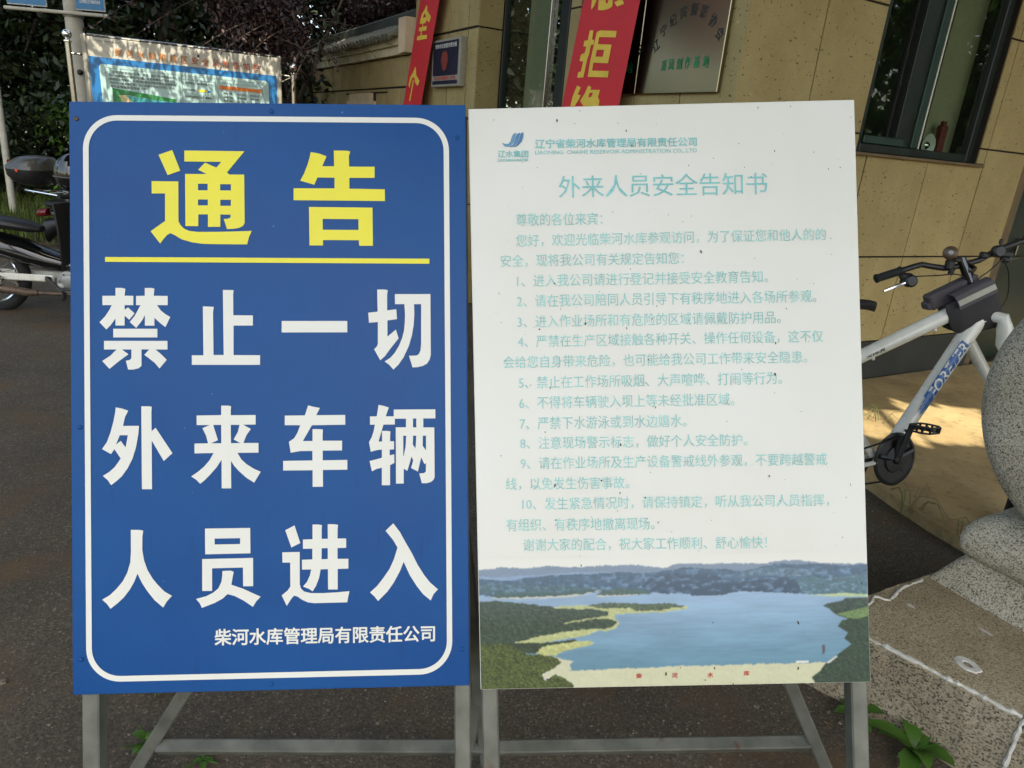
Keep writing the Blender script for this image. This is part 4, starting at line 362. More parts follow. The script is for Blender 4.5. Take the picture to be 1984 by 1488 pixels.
# ------------------------------------------------------------------ lettering helpers
def place2d(acc, verts, faces, fr):
    """fr maps (x, y) in metres of a flat surface to a world point"""
    acc.add([fr(x, y) for x, y in verts], faces)
def polys(acc, groups, fr, k=.001):
    for g in groups:
        loops = [[Vector((x * k, y * k, 0)) for x, y in c] for c in g]
        flat = [p for l in loops for p in l]; tr = tessellate_polygon(loops)
        place2d(acc, [(p.x, p.y) for p in flat], [tuple(t) for t in tr], fr)
_tc = {}
def frn(fr):
    """unit normal of a flat frame, pointing at the reader"""
    o = np.asarray(fr(0, 0)); n_ = np.cross(np.asarray(fr(1, 0)) - o, np.asarray(fr(0, 1)) - o); return n_ / np.linalg.norm(n_)
def glyphs(txt, bold=0.0):
    key = (txt, bold)
    if key in _tc: return _tc[key]
    cu = bpy.data.curves.new('lettering_curve', 'FONT'); cu.body = txt; cu.size = 1.0; cu.offset = bold; cu.resolution_u = 2; cu.fill_mode = 'FRONT'
    o = bpy.data.objects.new('lettering_tmp', cu); COL.objects.link(o)
    dg = bpy.context.evaluated_depsgraph_get(); me = o.evaluated_get(dg).to_mesh()
    v = [(q.co.x, q.co.y) for q in me.vertices]; f = [tuple(p.vertices) for p in me.polygons]
    o.evaluated_get(dg).to_mesh_clear(); bpy.data.objects.remove(o); bpy.data.curves.remove(cu)
    _tc[key] = (v, f); return v, f
def line(acc, txt, x0, y0, x1, y1, h, fr, bold=0.0, shear=0.0):
    """text whose ink runs from (x0,y0) to (x1,y1) (centre line) with ink height h, metres"""
    v, f = glyphs(txt)
    if not v: return
    if bold > .003:          # heavier weight: thin sheets of the same print laid a hair apart, each shifted a little
        L = math.hypot(x1 - x0, y1 - y0); dx = bold * h * 1.05; ux, uy = (x1 - x0) / L, (y1 - y0) / L
        for k, (i, j) in enumerate(((-1, 0), (1, 0), (0, -.8), (0, .8), (-.7, -.6), (.7, .6), (.7, -.6), (-.7, .6))):
            ox, oy = i * dx, j * dx; lift = 3e-5 * (k + 1)
            line(acc, txt, x0 + ox * ux - oy * uy + dx * ux, y0 + ox * uy + oy * ux + dx * uy, x1 + ox * ux - oy * uy - dx * ux, y1 + ox * uy + oy * ux - dx * uy, h - 2 * dx, (lambda x, y, lift=lift: np.asarray(fr(x, y)) + lift * frn(fr)))
        return
    a = np.array(v); mn = a.min(0); mx = a.max(0)
    if any(ord(c) > 0x2e80 for c in txt):   # a body of full-size glyphs sets the height
        mn[1] = min(mn[1], -.08 * .8) if False else mn[1]
    L = math.hypot(x1 - x0, y1 - y0); ux, uy = (x1 - x0) / L, (y1 - y0) / L
    a = (a - mn) / (mx - mn); a[:, 0] *= L; a[:, 1] = (a[:, 1] - .5) * h; a[:, 0] += a[:, 1] * shear
    place2d(acc, [(x0 + p[0] * ux - p[1] * uy, y0 + p[0] * uy + p[1] * ux) for p in a], f, fr)

# ------------------------------------------------------------------ ground
def sheet(name, x0, x1, y0, y1, z, mat, kind='structure'):
    m = M().add([(x0, y0, z), (x1, y0, z), (x1, y1, z), (x0, y1, z)], [(0, 1, 2, 3)]); o = m.build(name, mat); o['kind'] = kind; return o
sheet('ground', -120, 120, -120, 120, -.012, MAT['soil'])
sheet('road', -30, 14, -30, 7.62, 0, MAT['asphalt'])
# concrete apron in front of the guard house, its broken edge towards the road
ap = [(2.42, 1.9), (2.2, 2.35), (2.09, 2.62), (1.98, 2.86), (1.93, 3.06), (1.86, 3.32), (1.72, 3.62), (1.5, 3.95), (1.30, 4.28)]
ap = [(x + rng.normal(0, .008), y + rng.normal(0, .008)) for x, y in ap]
ap += [tuple((C1 + B_ * 6 + A_ * .0)[:2]), tuple((C1 + B_ * 6 - A_ * 3.2)[:2])]
mm = M(); mm.poly([(x, y, .055) for x, y in ap], .09, (0, 0, 1)); o = mm.build('apron', MAT['concrete']); o['kind'] = 'structure'
# planted verge beyond the road
mm = M().box((-9.9, 13.6, -.01), (18, 11.6, .08)); o = mm.build('verge', MAT['soil']); o['kind'] = 'structure'
def blades(n, xr, yr, z, hh, mat, name, label=None, seed=3, keep=None):
    g = np.random.default_rng(seed); m = M()
    while n > 0:
        n -= 1
        x, y = g.uniform(*xr), g.uniform(*yr)
        if keep and not keep(x, y): continue
        h = g.uniform(.4, 1) * hh; a = g.uniform(0, 6.283); lean = g.uniform(0, .6) * h; wd = .004 + .004 * g.random()
        d = np.array([math.cos(a), math.sin(a), 0]); s_ = np.array([-d[1], d[0], 0]) * wd; b = np.array([x, y, z])
        m.add([b - s_, b + s_, b + d * lean * .4 + UP * h * .6 + s_ * .7, b + d * lean * .4 + UP * h * .6 - s_ * .7, b + d * lean + UP * h], [(0, 1, 2, 3), (3, 2, 4)])
    o = m.build(name, mat); o['kind'] = 'stuff'; return o
blades(17000, (-11.5, -2.2), (7.7, 11.5), .025, .22, MAT['grass'], 'grass')

# ------------------------------------------------------------------ the two signs
def sign(name, label, cat, MX, T, front, legx, feet, strut_pts, bar_pts):
    MX = np.array(MX); T = np.array(T)
    S = lambda x, y, z_=0.0: T + MX @ np.array([x, y, z_])
    base = S(0, -1.1); t = thing(name, label, cat, base, MX.tolist())
    ax = [MX[:, 0], MX[:, 1], MX[:, 2]]
    M().box(S(0, 0, -.006), (.8, 1.2, .011), *ax, bev=.0012).build('panel', front, t)
    # tube frame behind the panel, the two uprights run on as the front legs
    for lx, fl in zip(legx, feet):
        M().box(S(lx, (.585 - fl) / 2, -.031), (.034, .585 + fl, .036), *ax, bev=.003).build('leg', MAT['galv'], t)
    for yy in (.57, 0.0, -.57):
        M().box(S(0, yy, -.031), (abs(legx[1] - legx[0]) - .036, .03, .03), *ax, bev=.003).build('frame_rail', MAT['galv'], t)
    for top, foot in strut_pts:
        top, foot = np.array(top), np.array(foot); d = top - foot; L = np.linalg.norm(d); d /= L
        sx = np.cross(d, [0, 1, 0]); sx /= np.linalg.norm(sx); sy = np.cross(d, sx)
        M().box((top + foot) / 2, (.03, .03, L), sx, sy, d, bev=.003).build('brace', MAT['galv'], t)
    a, b = (np.array(p) for p in bar_pts); d = b - a; L = np.linalg.norm(d); d /= L; sz = np.cross(d, [0, 1, 0]); sz /= np.linalg.norm(sz)
    sy = np.cross(sz, d)
    # set a little rolled so its upper face catches the sky
    c_, s_ = math.cos(.5), math.sin(.5)
    M().box((a + b) / 2, (L, .03, .03), d, sy * c_ + sz * s_, sz * c_ - sy * s_, bev=.003).build('crossbar', MAT['galv'], t)
    return t, S
tb, SB = sign('notice_sign', 'blue notice board on grey tube legs with big yellow and white Chinese lettering', 'sign', *DATA['MB'], MAT['blue'],
    (-.373, .385), (1.052, 1.118), [((-.381, 1.297, .86), (-.85, 1.268, 0)), ((-.093, 1.304, .846), (.037, 1.292, 0))], [(-.775, 1.268, .105), (.015, 1.292, .165)])
fb = lambda x, y: SB(x, y, .0006)
k = 0
for c, key, mt_ in ((3, 'Y', 'yellow'), (2, 'Y', 'yellow'), (1, 'Y', 'yellow')):
    m = M(); polys(m, DATA[key][k:k + c], fb); m.build('character' if c > 1 else 'underline', MAT[mt_], tb); k += c
k = 0
for c in (4, 1, 1, 2, 2, 1, 1, 1, 1, 3, 3, 1): m = M(); polys(m, DATA['W'][k:k + c], fb); m.build('character', MAT['white_print'], tb); k += c
m = M()
for T_ in DATA['BT']: line(m, T_[0], *[c / 1000 for c in T_[1:]], fb, bold=.022)
m.build('lettering', MAT['white_print'], tb)
def rrect(x0, y0, x1, y1, r_, n=12):
    P = []
    for cx, cy, a0 in ((x1 - r_, y1 - r_, 0), (x0 + r_, y1 - r_, 90), (x0 + r_, y0 + r_, 180), (x1 - r_, y0 + r_, 270)):
        for k in range(n + 1): a = R(a0 + 90 * k / n); P.append((cx + r_ * math.cos(a), cy + r_ * math.sin(a)))
    return P
o_ = rrect(-.3722, -.5745, .3655, .5725, .068); i_ = rrect(-.3610, -.5630, .3545, .5615, .0568); n = len(o_)
m = M(); m.add([fb(*p) for p in o_ + i_], [(k, (k + 1) % n, (k + 1) % n + n, k + n) for k in range(n)]); m.build('border_line', MAT['white_print'], tb)
for x, y, r_, rusty in DATA['BO']:
    M().lathe(SB(x / 1000, y / 1000, 0), [(.0045, 0), (.0045, .0015), (.003, .0028), (.001, .0032)], MAT and np.array(DATA['MB'][0])[:, 2], 12).build('screw', MAT['rust'] if rusty else MAT['blue'], tb, smooth=True)

tw, SW = sign('safety_sign', 'white safety notice board with pale turquoise text and a printed lake landscape below', 'sign', *DATA['MW'], MAT['white_panel'],
    (-.382, .383), (1.113, 1.204), [((.022, 1.308, .864), (-.042, 1.29, 0)), ((.392, 1.339, .958), (.942, 1.312, 0))], [(-.03, 1.298, .15), (.792, 1.322, .235)])
fw = lambda x, y: SW(x, y, .0008)
m = M()
for T_ in DATA['WT'][5:]: line(m, T_[0], *[c / 1000 for c in T_[1:]], fw, bold=-.004)
m.build('lettering', MAT['cyan'], tw)
for i, T_ in enumerate(DATA['WT'][:5]):
    m = M(); line(m, T_[0], *[c / 1000 for c in T_[1:]], fw, bold=(.016, 0, .018, .016, .0)[i]); m.build('title_lettering' if i == 4 else 'header_lettering', MAT['cyan_strong'], tw)
for T_ in DATA['RT']: m = M(); line(m, T_[0], *[c / 1000 for c in T_[1:]], lambda x, y: SW(x, y, .0016), bold=.02); m.build('red_character', MAT['red_print'], tw)
# printed landscape: a fine grid of coloured cells on the face of the board
def vnoise(x, y, seed):
    xi, yi = np.floor(x).astype(int), np.floor(y).astype(int); xf, yf = x - xi, y - yi
    h = lambda a, b: np.mod(np.sin(a * 127.1 + b * 311.7 + seed * 74.7) * 43758.5453, 1.0)
    u, v = xf * xf * (3 - 2 * xf), yf * yf * (3 - 2 * yf)
    return (h(xi, yi) * (1 - u) + h(xi + 1, yi) * u) * (1 - v) + (h(xi, yi + 1) * (1 - u) + h(xi + 1, yi + 1) * u) * v
def inside(px, py, poly):
    r_ = np.zeros(px.shape, bool); n = len(poly); j = n - 1
    for i in range(n):
        xi, yi = poly[i]; xj, yj = poly[j]
        c = ((yi > py) != (yj > py)) & (px < (xj - xi) * (py - yi) / ((yj - yi) or 1e-9) + xi); r_ ^= c; j = i
    return r_
def landscape():
    nx, ny = 560, 186; X = np.linspace(-.3985, .3985, nx); Yy = np.linspace(-.5985, -.332, ny); gx, gy = np.meshgrid(X * 1000, Yy * 1000)
    wx = gx + (vnoise(gx / 14, gy / 9, 1) - .5) * 3 + (vnoise(gx / 4, gy / 3, 2) - .5) * 2.5; wy = gy + (vnoise(gx / 16, gy / 10, 3) - .5) * 1.6 + (vnoise(gx / 5, gy / 4, 4) - .5) * 2.4 + (vnoise(gx / 2, gy / 2, 5) - .5) * 1.3
    lin = lambda c: np.where(c / 255 <= .04045, c / 255 / 12.92, ((c / 255 + .055) / 1.055) ** 2.4)
    img = np.tile(np.array(srgb(224, 223, 213)[:3]), (ny, nx, 1)); 
    for k, (col, nz, sc_, poly) in enumerate(DATA['LP']):
        big = max(abs(poly[0][0] - p[0]) for p in poly) > 60
        mk = inside(wx, wy, poly) if big else inside(gx, gy, poly)
        if k >= 23: mk = inside(gx, gy, poly)
        if col == 'lake':
            t = np.clip((gy + 395) / -190, 0, 1)[..., None]; c = np.array([150, 174, 200]) * (1 - t) + np.array([88, 132, 150]) * t
            rp = vnoise(gx / 34, gy / 3.2, 9) * .5 + vnoise(gx / 12, gy / 1.6, 10) * .3 + vnoise(gx / 90, gy / 22, 11) * .9 - .35
            glow = np.exp(-((gx - 120) / 170) ** 2 - ((gy + 415) / 45) ** 2)[..., None] * .16
            c = lin(c) * (1 + (rp[..., None] - .5) * .26 + glow)
        else:
            c = lin(np.array(col, float)) * np.ones((ny, nx, 1))
            fb_ = sum(vnoise(gx / (sc_ * .75 / 2 ** q_), gy / (sc_ * .42 / 2 ** q_), k * 7 + q_) / 2 ** q_ for q_ in range(5)) / 1.94
            sh_ = np.gradient(fb_, axis=1) * 1.0 + np.gradient(fb_, axis=0) * .6; sh_ = sh_ / (sh_.std() + 1e-6)
            tone = (1 + np.clip(sh_, -2.4, 2.4) * nz * .42 + (fb_ - .5) * nz * 2.4 + (vnoise(gx / 2.6, gy / 2.1, k + 90) - .5) * nz * 3.2)[..., None]
            c = c * np.clip(tone, .2, 2.6) * (.72 if nz > .15 else .92)
            if nz > .22:      # sunlit crowns go yellow green
                hl = np.clip(sh_ - .5, 0, 2)[..., None] * nz * .9; c = c * (1 + hl * np.array([1.1, .9, .1]))
            if 1 < k < 8:     # pale air lies in the valleys
                hz = np.clip((fb_ - .55) * 2.4, 0, .55)[..., None]; c = c * (1 - hz) + lin(np.array([128, 160, 190.])) * hz
        img = np.where(mk[..., None], np.clip(c, .003, 1), img)
    for _ in range(1): q_ = img; img = (img + np.roll(img, 1, 0) + np.roll(img, -1, 0) + np.roll(img, 1, 1) + np.roll(img, -1, 1)) / 5; img[0], img[-1], img[:, 0], img[:, -1] = q_[0], q_[-1], q_[:, 0], q_[:, -1]
    hz = np.clip((gy + 470) / 140, 0, 1)[..., None] * .22 * (img.sum(-1, keepdims=True) < 1.6); img = img * (1 - hz) + lin(np.array([158, 174, 186.])) * hz
    v = [SW(x, y, .0006) for y in Yy for x in X]; f = [(r_ * nx + c, r_ * nx + c + 1, (r_ + 1) * nx + c + 1, (r_ + 1) * nx + c) for r_ in range(ny - 1) for c in range(nx - 1)]
    mt, t, p = nodes('landscape_print'); at = N(t, 'ShaderNodeVertexColor', layer_name='Col'); t.links.new(at.outputs[0], p.inputs['Base Color']); p.inputs['Roughness'].default_value = .42
    o = M().add(v, f).build('landscape_print', mt, tw)
    ca = o.data.color_attributes.new('Col', 'FLOAT_COLOR', 'POINT'); ca.data.foreach_set('color', np.concatenate([img.reshape(-1, 3), np.ones((nx * ny, 1))], 1).astype(np.float32).ravel())
landscape()
m = M()
for x, y, a, b in DATA['SP']:
    k = 7; an = rng.uniform(-.4, .4)
    pts = []
    for i in range(k):
        t_ = 2 * math.pi * i / k; u, v = a * .45 * math.cos(t_) * rng.uniform(.7, 1.2), b * .5 * math.sin(t_) * rng.uniform(.8, 1.1)
        pts.append(((x + u * math.cos(an) - v * math.sin(an)) / 1000, (y + u * math.sin(an) + v * math.cos(an)) / 1000))
    m.add([SW(px, py, .0019) for px, py in pts], [tuple(range(k))])
for _ in range(60):
    x, y, r_ = rng.uniform(-.39, .39), rng.uniform(-.33, .59), rng.uniform(.0004, .0009); m.add([SW(x + r_ * math.cos(t_), y + r_ * 1.6 * math.sin(t_), .0019) for t_ in np.linspace(0, 6.283, 6)[:-1]], [(0, 1, 2, 3, 4)])
o = m.build('fly_specks', MAT['speck'], tw); o['kind'] = 'stuff'
lgm = []
for k, c in enumerate(((108, 158, 190), (84, 134, 174), (70, 116, 160))):
    mt = simple('logo_blue', srgb(*c), .5, var=.3, scale=25); m = M(); polys(m, [[DATA['LG'][k]]], fw); m.build('logo_wave', mt, tw)

# ------------------------------------------------------------------ guard house
gh = thing('guard_house', 'tan tiled gate guard house with dark green window frames and black skirting', 'building', C1)
WH = 3.45
def cells(es, zs, hole=None):
    for a, b in zip(es[:-1], es[1:]):
        for z0, z1 in zip(zs[:-1], zs[1:]):
            rs = [(a, b, z0, z1)]
            if hole:
                ha, hb, h0, h1 = hole; nw = []
                for (a_, b_, c_, d_) in rs:
                    if b_ <= ha or a_ >= hb or d_ <= h0 or c_ >= h1: nw.append((a_, b_, c_, d_)); continue
                    if c_ < h0: nw.append((a_, b_, c_, h0))
                    if d_ > h1: nw.append((a_, b_, h1, d_))
                    if a_ < ha: nw.append((a_, ha, max(c_, h0), min(d_, h1)))
                    if b_ > hb: nw.append((hb, b_, max(c_, h0), min(d_, h1)))
                rs = nw
            for r_ in rs:
                if r_[1] - r_[0] > .03 and r_[3] - r_[2] > .03: yield r_
def tiles(parent, O, D_, Nn, es, zs, mat, hole=None, gap=.010, th=.012, hole_list=None):
    for a, b, z0, z1 in cells(es, zs, hole):
        j = rng.uniform(-.0012, .0012)
        M().box(O + D_ * (a + b) / 2 + Nn * (th / 2 + j) + UP * (z0 + z1) / 2, (b - a - gap * 1.0, th, z1 - z0 - gap * 1.2), D_, Nn, UP, bev=.002).build('tile', mat, parent)
ND = -A_          # face D looks this way
NA = -B_          # face A looks this way
def wallbox(O, D_, Nn, a, b, z0, z1, th, mat, name='wall', parent=gh, off=0.0):
    return M().box(O + D_ * (a + b) / 2 - Nn * (th / 2 - off) + UP * (z0 + z1) / 2, (b - a, th, z1 - z0), D_, Nn, UP).build(name, mat, parent)
OD = C1 - ND * .012; OA = C1 - NA * .012
OC = C1 - ND * .012 - NA * .012
# wall D with its window hole
dj = [.0, .60, 1.25, 1.92, 2.60, 3.15]; dz = [.345, .98, 1.77, 2.50, 3.42]
HD = (1.13, 2.50, 1.66, 2.98)
for a, b, z0, z1 in ((.0, 1.13, 0, WH), (2.50, 3.15, 0, WH), (1.13, 2.50, 0, 1.66), (1.13, 2.50, 2.98, WH)):
    wallbox(OD, B_, ND, a + (.02 if a == 0 else 0), b, z0, z1, .24, MAT['joint'])
tiles(gh, OD, B_, ND, dj, dz, MAT['tile'], HD)
wallbox(C1, B_, ND, -.004, 3.15, 0.05, .345, .016, MAT['skirting'], 'skirting', off=.008)
# wall A with its window
aj = [.0, .46, .92, 1.38, 1.81]; azs = [.345, 1.0, 1.76, 2.50, 3.42]
for a, b, z0, z1 in ((.02, 1.81, 0, WH), (1.81, 3.02, 0, .9), (1.81, 3.02, 2.98, WH)):
    wallbox(OA, A_, NA, a, b, z0, z1, .24, MAT['joint'])
tiles(gh, OA, A_, NA, aj, azs, MAT['tile']); tiles(gh, OA, A_, NA, [1.81, 2.27, 2.73, 3.02], [.345, .9], MAT['tile'])
wallbox(C1, A_, NA, -.004, 3.02, .0, .345, .016, MAT['skirting'], 'skirting', off=.008)
# pillar with the police plate: narrow face parallel to D, long face parallel to A
PO = P1
wallbox(PO + A_ * .012, B_, ND, .02, .26, 0, WH, .22, MAT['joint']); 
tiles(gh, PO + A_ * .012, B_, ND, [0.0, .24], [.0, .95, 1.70, 2.45, 3.42], MAT['tile'])
wallbox(PO + B_ * .012, A_, NA, .02, 1.52, 0, WH, .24, MAT['joint'])
tiles(gh, PO + B_ * .012, A_, NA, [0.0, .20, .63, 1.06, 1.52], [.0, .95, 1.70, 2.45, 3.42], MAT['tile'], gap=.017)
# reveal, dark green door and its frame at the far right
OE = C1 + B_ * 3.15
wallbox(OE, B_, ND, .002, .20, 0, WH, .10, MAT['reveal'], 'reveal', off=-.05)
wallbox(OE, B_, ND, .20, .27, .06, 2.2, .07, MAT['door'], 'door_frame', off=-.06)
dr = wallbox(OE, B_, ND, .27, 1.15, .06, 2.16, .045, MAT['door'], 'door', off=-.075)
M().box(OE + B_ * .36 - ND * .05 + UP * 1.05, (.02, .04, .14), B_, ND, UP, bev=.004).build('handle', MAT['steel'], dr)
wallbox(OE, B_, ND, 1.15, 1.23, .06, 2.2, .07, MAT['door'], 'door_frame', off=-.06)
wallbox(OE, B_, ND, .20, 1.23, 2.2, WH, .12, MAT['reveal'], 'lintel', off=-.04)
wallbox(OE, B_, ND, 1.23, 3.0, 0, WH, .24, MAT['tile'], 'wall', off=0)
# windows: frame, sashes, panes, sill
def window(O, D_, Nn, a, b, z0, z1, bars, depth=.07, fr=.062, name='window', slide=None, post_w=.06):
    fm = M(); dy = -depth
    def bar(a0, a1, c0, c1, th=.06, off=0.0): fm.box(O + D_ * (a0 + a1) / 2 + Nn * (dy + off) + UP * (c0 + c1) / 2, (a1 - a0, th, c1 - c0), D_, Nn, UP, bev=.004)
    bar(a, a + fr, z0, z1); bar(b - fr, b, z0, z1); bar(a + fr + .001, b - fr - .001, z0, z0 + .055); bar(a + fr + .001, b - fr - .001, z1 - .05, z1)
    wf = fm.build(name, MAT['green_frame'], gh)
    for k, (c, wd, off, mt) in enumerate(bars):
        q = M().box(O + D_ * c + Nn * (dy + off) + UP * (z0 + z1) / 2, (wd, .035, z1 - z0 - .11), D_, Nn, UP, bev=.003); q.build('sash_bar', MAT[mt], wf)
    edges = [a + fr * .6] + [c for c, *_ in bars[::1] if _[0] > .05] + [b - fr * .6]
    for a0, a1 in zip(edges[:-1], edges[1:]):
        q = M(); c0 = O + Nn * (dy + .004); q.add([c0 + D_ * a0 + UP * (z0 + .05), c0 + D_ * a1 + UP * (z0 + .05), c0 + D_ * a1 + UP * (z1 - .05), c0 + D_ * a0 + UP * (z1 - .05)], [(0, 1, 2, 3)])
        q.build('pane', MAT['glass'], wf)
    return wf
wfD = window(C1, B_, ND, 1.135, 2.495, 1.665, 2.975, [(1.64, .17, .012, 'green_frame'), (1.755, .075, .028, 'green_rail'), (1.475, .012, .006, 'rubber')], fr=.075)
M().box(C1 + B_ * 1.42 - ND * .045 + UP * 1.745, (.42, .045, .05), B_, ND, UP, bev=.004).build('lower_rail', MAT['green_rail'], wfD)
M().box(C1 + B_ * 1.803 - ND * .030 + UP * 2.34, (.010, .012, 1.24), B_, ND, UP).build('bright_edge_strip', MAT['white_paint'], wfD)
M().box(C1 + B_ * 1.815 + ND * .006 + UP * 1.651, (1.50, .05, .02), B_, ND, UP, bev=.004).build('sill', MAT['reveal'], gh)
window(C1, A_, NA, 1.815, 3.015, .905, 2.975, [(1.955, .12, .01, 'green_frame'), (2.16, .02, .02, 'steel')], fr=.07)
# the rooms behind the glass: back walls, floor, blind
wallbox(C1, B_, ND, .3, 4.7, .06, WH - .02, .02, MAT['inside_dark'], 'room_wall', off=-1.6)
wallbox(C1 + B_ * 4.3, A_, NA, .26, 1.6, .06, WH - .02, .02, MAT['inside_dark'], 'room_wall', off=0)
M().box(C1 + B_ * 2.27 - ND * .20 + UP * 2.38, (.36, .012, 1.36), B_, ND, UP).build('blind', MAT['curtain'], gh)
M().box(C1 + B_ * 1.9 - ND * .70 + UP * 1.64, (2.2, 1.2, .03), B_, ND, UP).build('inner_counter', MAT['inside'], gh)
M().box(C1 + A_ * 2.62 - NA * .22 + UP * 1.95, (.34, .03, 2.0), A_, NA, UP).build('blind', MAT['curtain'], gh)
wallbox(C1, A_, NA, .3, 3.3, .06, WH - .02, .02, MAT['inside_dark'], 'room_wall', off=-1.8)
# roof slab with a wide overhang above the walls
rf = M(); c0 = C1 + UP * 3.46
pts = [c0 + A_ * 5.2 - B_ * .4, c0 - A_ * 1.25 - B_ * .4, c0 - A_ * 1.25 + B_ * 7.0, c0 + A_ * 5.2 + B_ * 7.0]
rf.poly([p + UP * .16 for p in pts], .16, (0, 0, 1)); rf.build('roof', MAT['plaster'], gh)
bl = thing('lamp_bowl', 'pale shallow round bowl standing inside behind the window glass', 'bowl', C1 + B_ * 2.03 - ND * .26 + UP * 1.675)
M().lathe(C1 + B_ * 2.03 - ND * .13 + UP * 1.755, [(.018, -.02), (.03, .0), (.072, .018), (.08, .03), (.070, .024), (.02, .006)], -ND * -1, 24).build('bowl', MAT['lampshade'], bl, smooth=True)
M().lathe(C1 + B_ * 2.03 - ND * .13 + UP * 1.755, [(.03, .0), (.028, .02), (.012, .035)], -ND * -1, 16).build('centre', MAT['chrome'], bl, smooth=True)
rb_ = thing('red_canister', 'small dull red box standing behind the glass beside the pale bowl', 'box', C1 + B_ * 2.22 - ND * .34 + UP * 1.675)
M().box(C1 + B_ * 2.19 - ND * .13 + UP * 1.79, (.07, .05, .22), B_, ND, UP, bev=.008).build('body', MAT['red_thing'], rb_)
M().box(C1 + B_ * 2.19 - ND * .13 + UP * 1.915, (.04, .03, .03), B_, ND, UP, bev=.005).build('lid', MAT['red_thing'], rb_)

# ------------------------------------------------------------------ plates, plaque, banners on the walls
def frA(O, off): 
    o0 = O + NA * off
    return lambda s_, z_: o0 - A_ * s_ + UP * z_
pf = frA(C1, .03)
def plate(label, s0, s1):
    t = thing('metal_plaque', label, 'plaque', C1 + A_ * (-(s0 + s1) / 2) + UP * 1.9, group='steel plaques beside the window')
    M().box(C1 + NA * .016 + A_ * (-(s0 + s1) / 2) + UP * 2.25, (abs(s1 - s0) - .006, .028, .70), A_, NA, UP, bev=.003).build('plate', MAT['plaque'], t); return t
mt, t_, p_ = nodes('brushed_bronze_plate'); p_.inputs['Metallic'].default_value = 1.0; p_.inputs['Base Color'].default_value = (.27, .235, .165, 1); p_.inputs['Roughness'].default_value = .2
MAT['plaque'] = mt
pA = plate('steel plaque with an arc of black characters over green ones, nearest the house corner', -.865, -.115)
pB = plate('steel plaque mostly hidden behind the red banner, only its right edge showing', -1.625, -.872)
f2 = frA(C1, .0315)
m = M()
for ch, (x, z) in zip('辽宁纪实摄影协会', DATA['plt']):
    x, z = x / 1000, z / 1000; s_ = .030; k = (x + .44) / .30; a = -k * .7 
    line(m, ch, x - s_ * math.cos(a), z - s_ * math.sin(a), x + s_ * math.cos(a), z + s_ * math.sin(a), .068, f2, bold=.012)
m.build('lettering', MAT['black_print'], pA)
m = M()
for ch, (x, z) in zip('采风创作基地', DATA['plg']): x, z = x / 1000, z / 1000; line(m, ch, x - .026, z, x + .026, z, .066, f2, bold=.02)
m.build('green_lettering', MAT['green_print'], pA)
m = M()
for ch, (x, z), a in zip('协会', DATA['plp'], (-.6, -1.0)): x, z = x / 1000 - .0, z / 1000; line(m, ch, x - .03 * math.cos(a), z - .03 * math.sin(a), x + .03 * math.cos(a), z + .03 * math.sin(a), .068, f2, bold=.012)
m.build('lettering', MAT['black_print'], pB)
m = M(); line(m, '地', -.995, 2.062, -.925, 2.062, .07, f2, bold=.02); m.build('green_lettering', MAT['green_print'], pB)
# police plate on the pillar
pp = thing('police_plate', 'small navy wall plate with white frame, red emblem and a pale band of red writing', 'plaque', P1 + A_ * .55 + UP * 1.98)
cA = P1 + A_ * .545
M().box(cA + NA * .03 + UP * 2.178, (.66, .06, .41), A_, NA, UP, bev=.004).build('frame', MAT['pale_frame'], pp)
fp = lambda s_, z_: cA + NA * .0615 - A_ * s_ + UP * z_
M().add([fp(-.30, 2.068), fp(.29, 2.068), fp(.29, 2.362), fp(-.30, 2.362)], [(0, 1, 2, 3)]).build('navy_field', MAT['navy'], pp)
M().add([fp(-.30, 1.993), fp(.29, 1.993), fp(.29, 2.026), fp(-.30, 2.026)], [(0, 1, 2, 3)]).build('navy_field', MAT['navy'], pp)
fp2 = lambda s_, z_: cA + NA * .0625 - A_ * s_ + UP * z_
m = M(); line(m, '铁岭市公安局内保分局', -.25, 2.325, .25, 2.325, .042, fp2, bold=.015); m.build('lettering', MAT['white_print'], pp)
m = M(); line(m, '柴河水库警务工作室', -.25, 2.047, .25, 2.047, .034, fp2, bold=.015); m.build('red_lettering', MAT['red_print'], pp)
m = M(); m.add([fp2(.085 * math.cos(a) * (1 if math.sin(a) > -.2 else .8) - .02, 2.195 + .085 * math.sin(a)) for a in np.linspace(0, 6.283, 19)[:-1]], [tuple(range(18))]); m.build('emblem', simple('emblem_red', srgb(130, 50, 40), .5), pp)
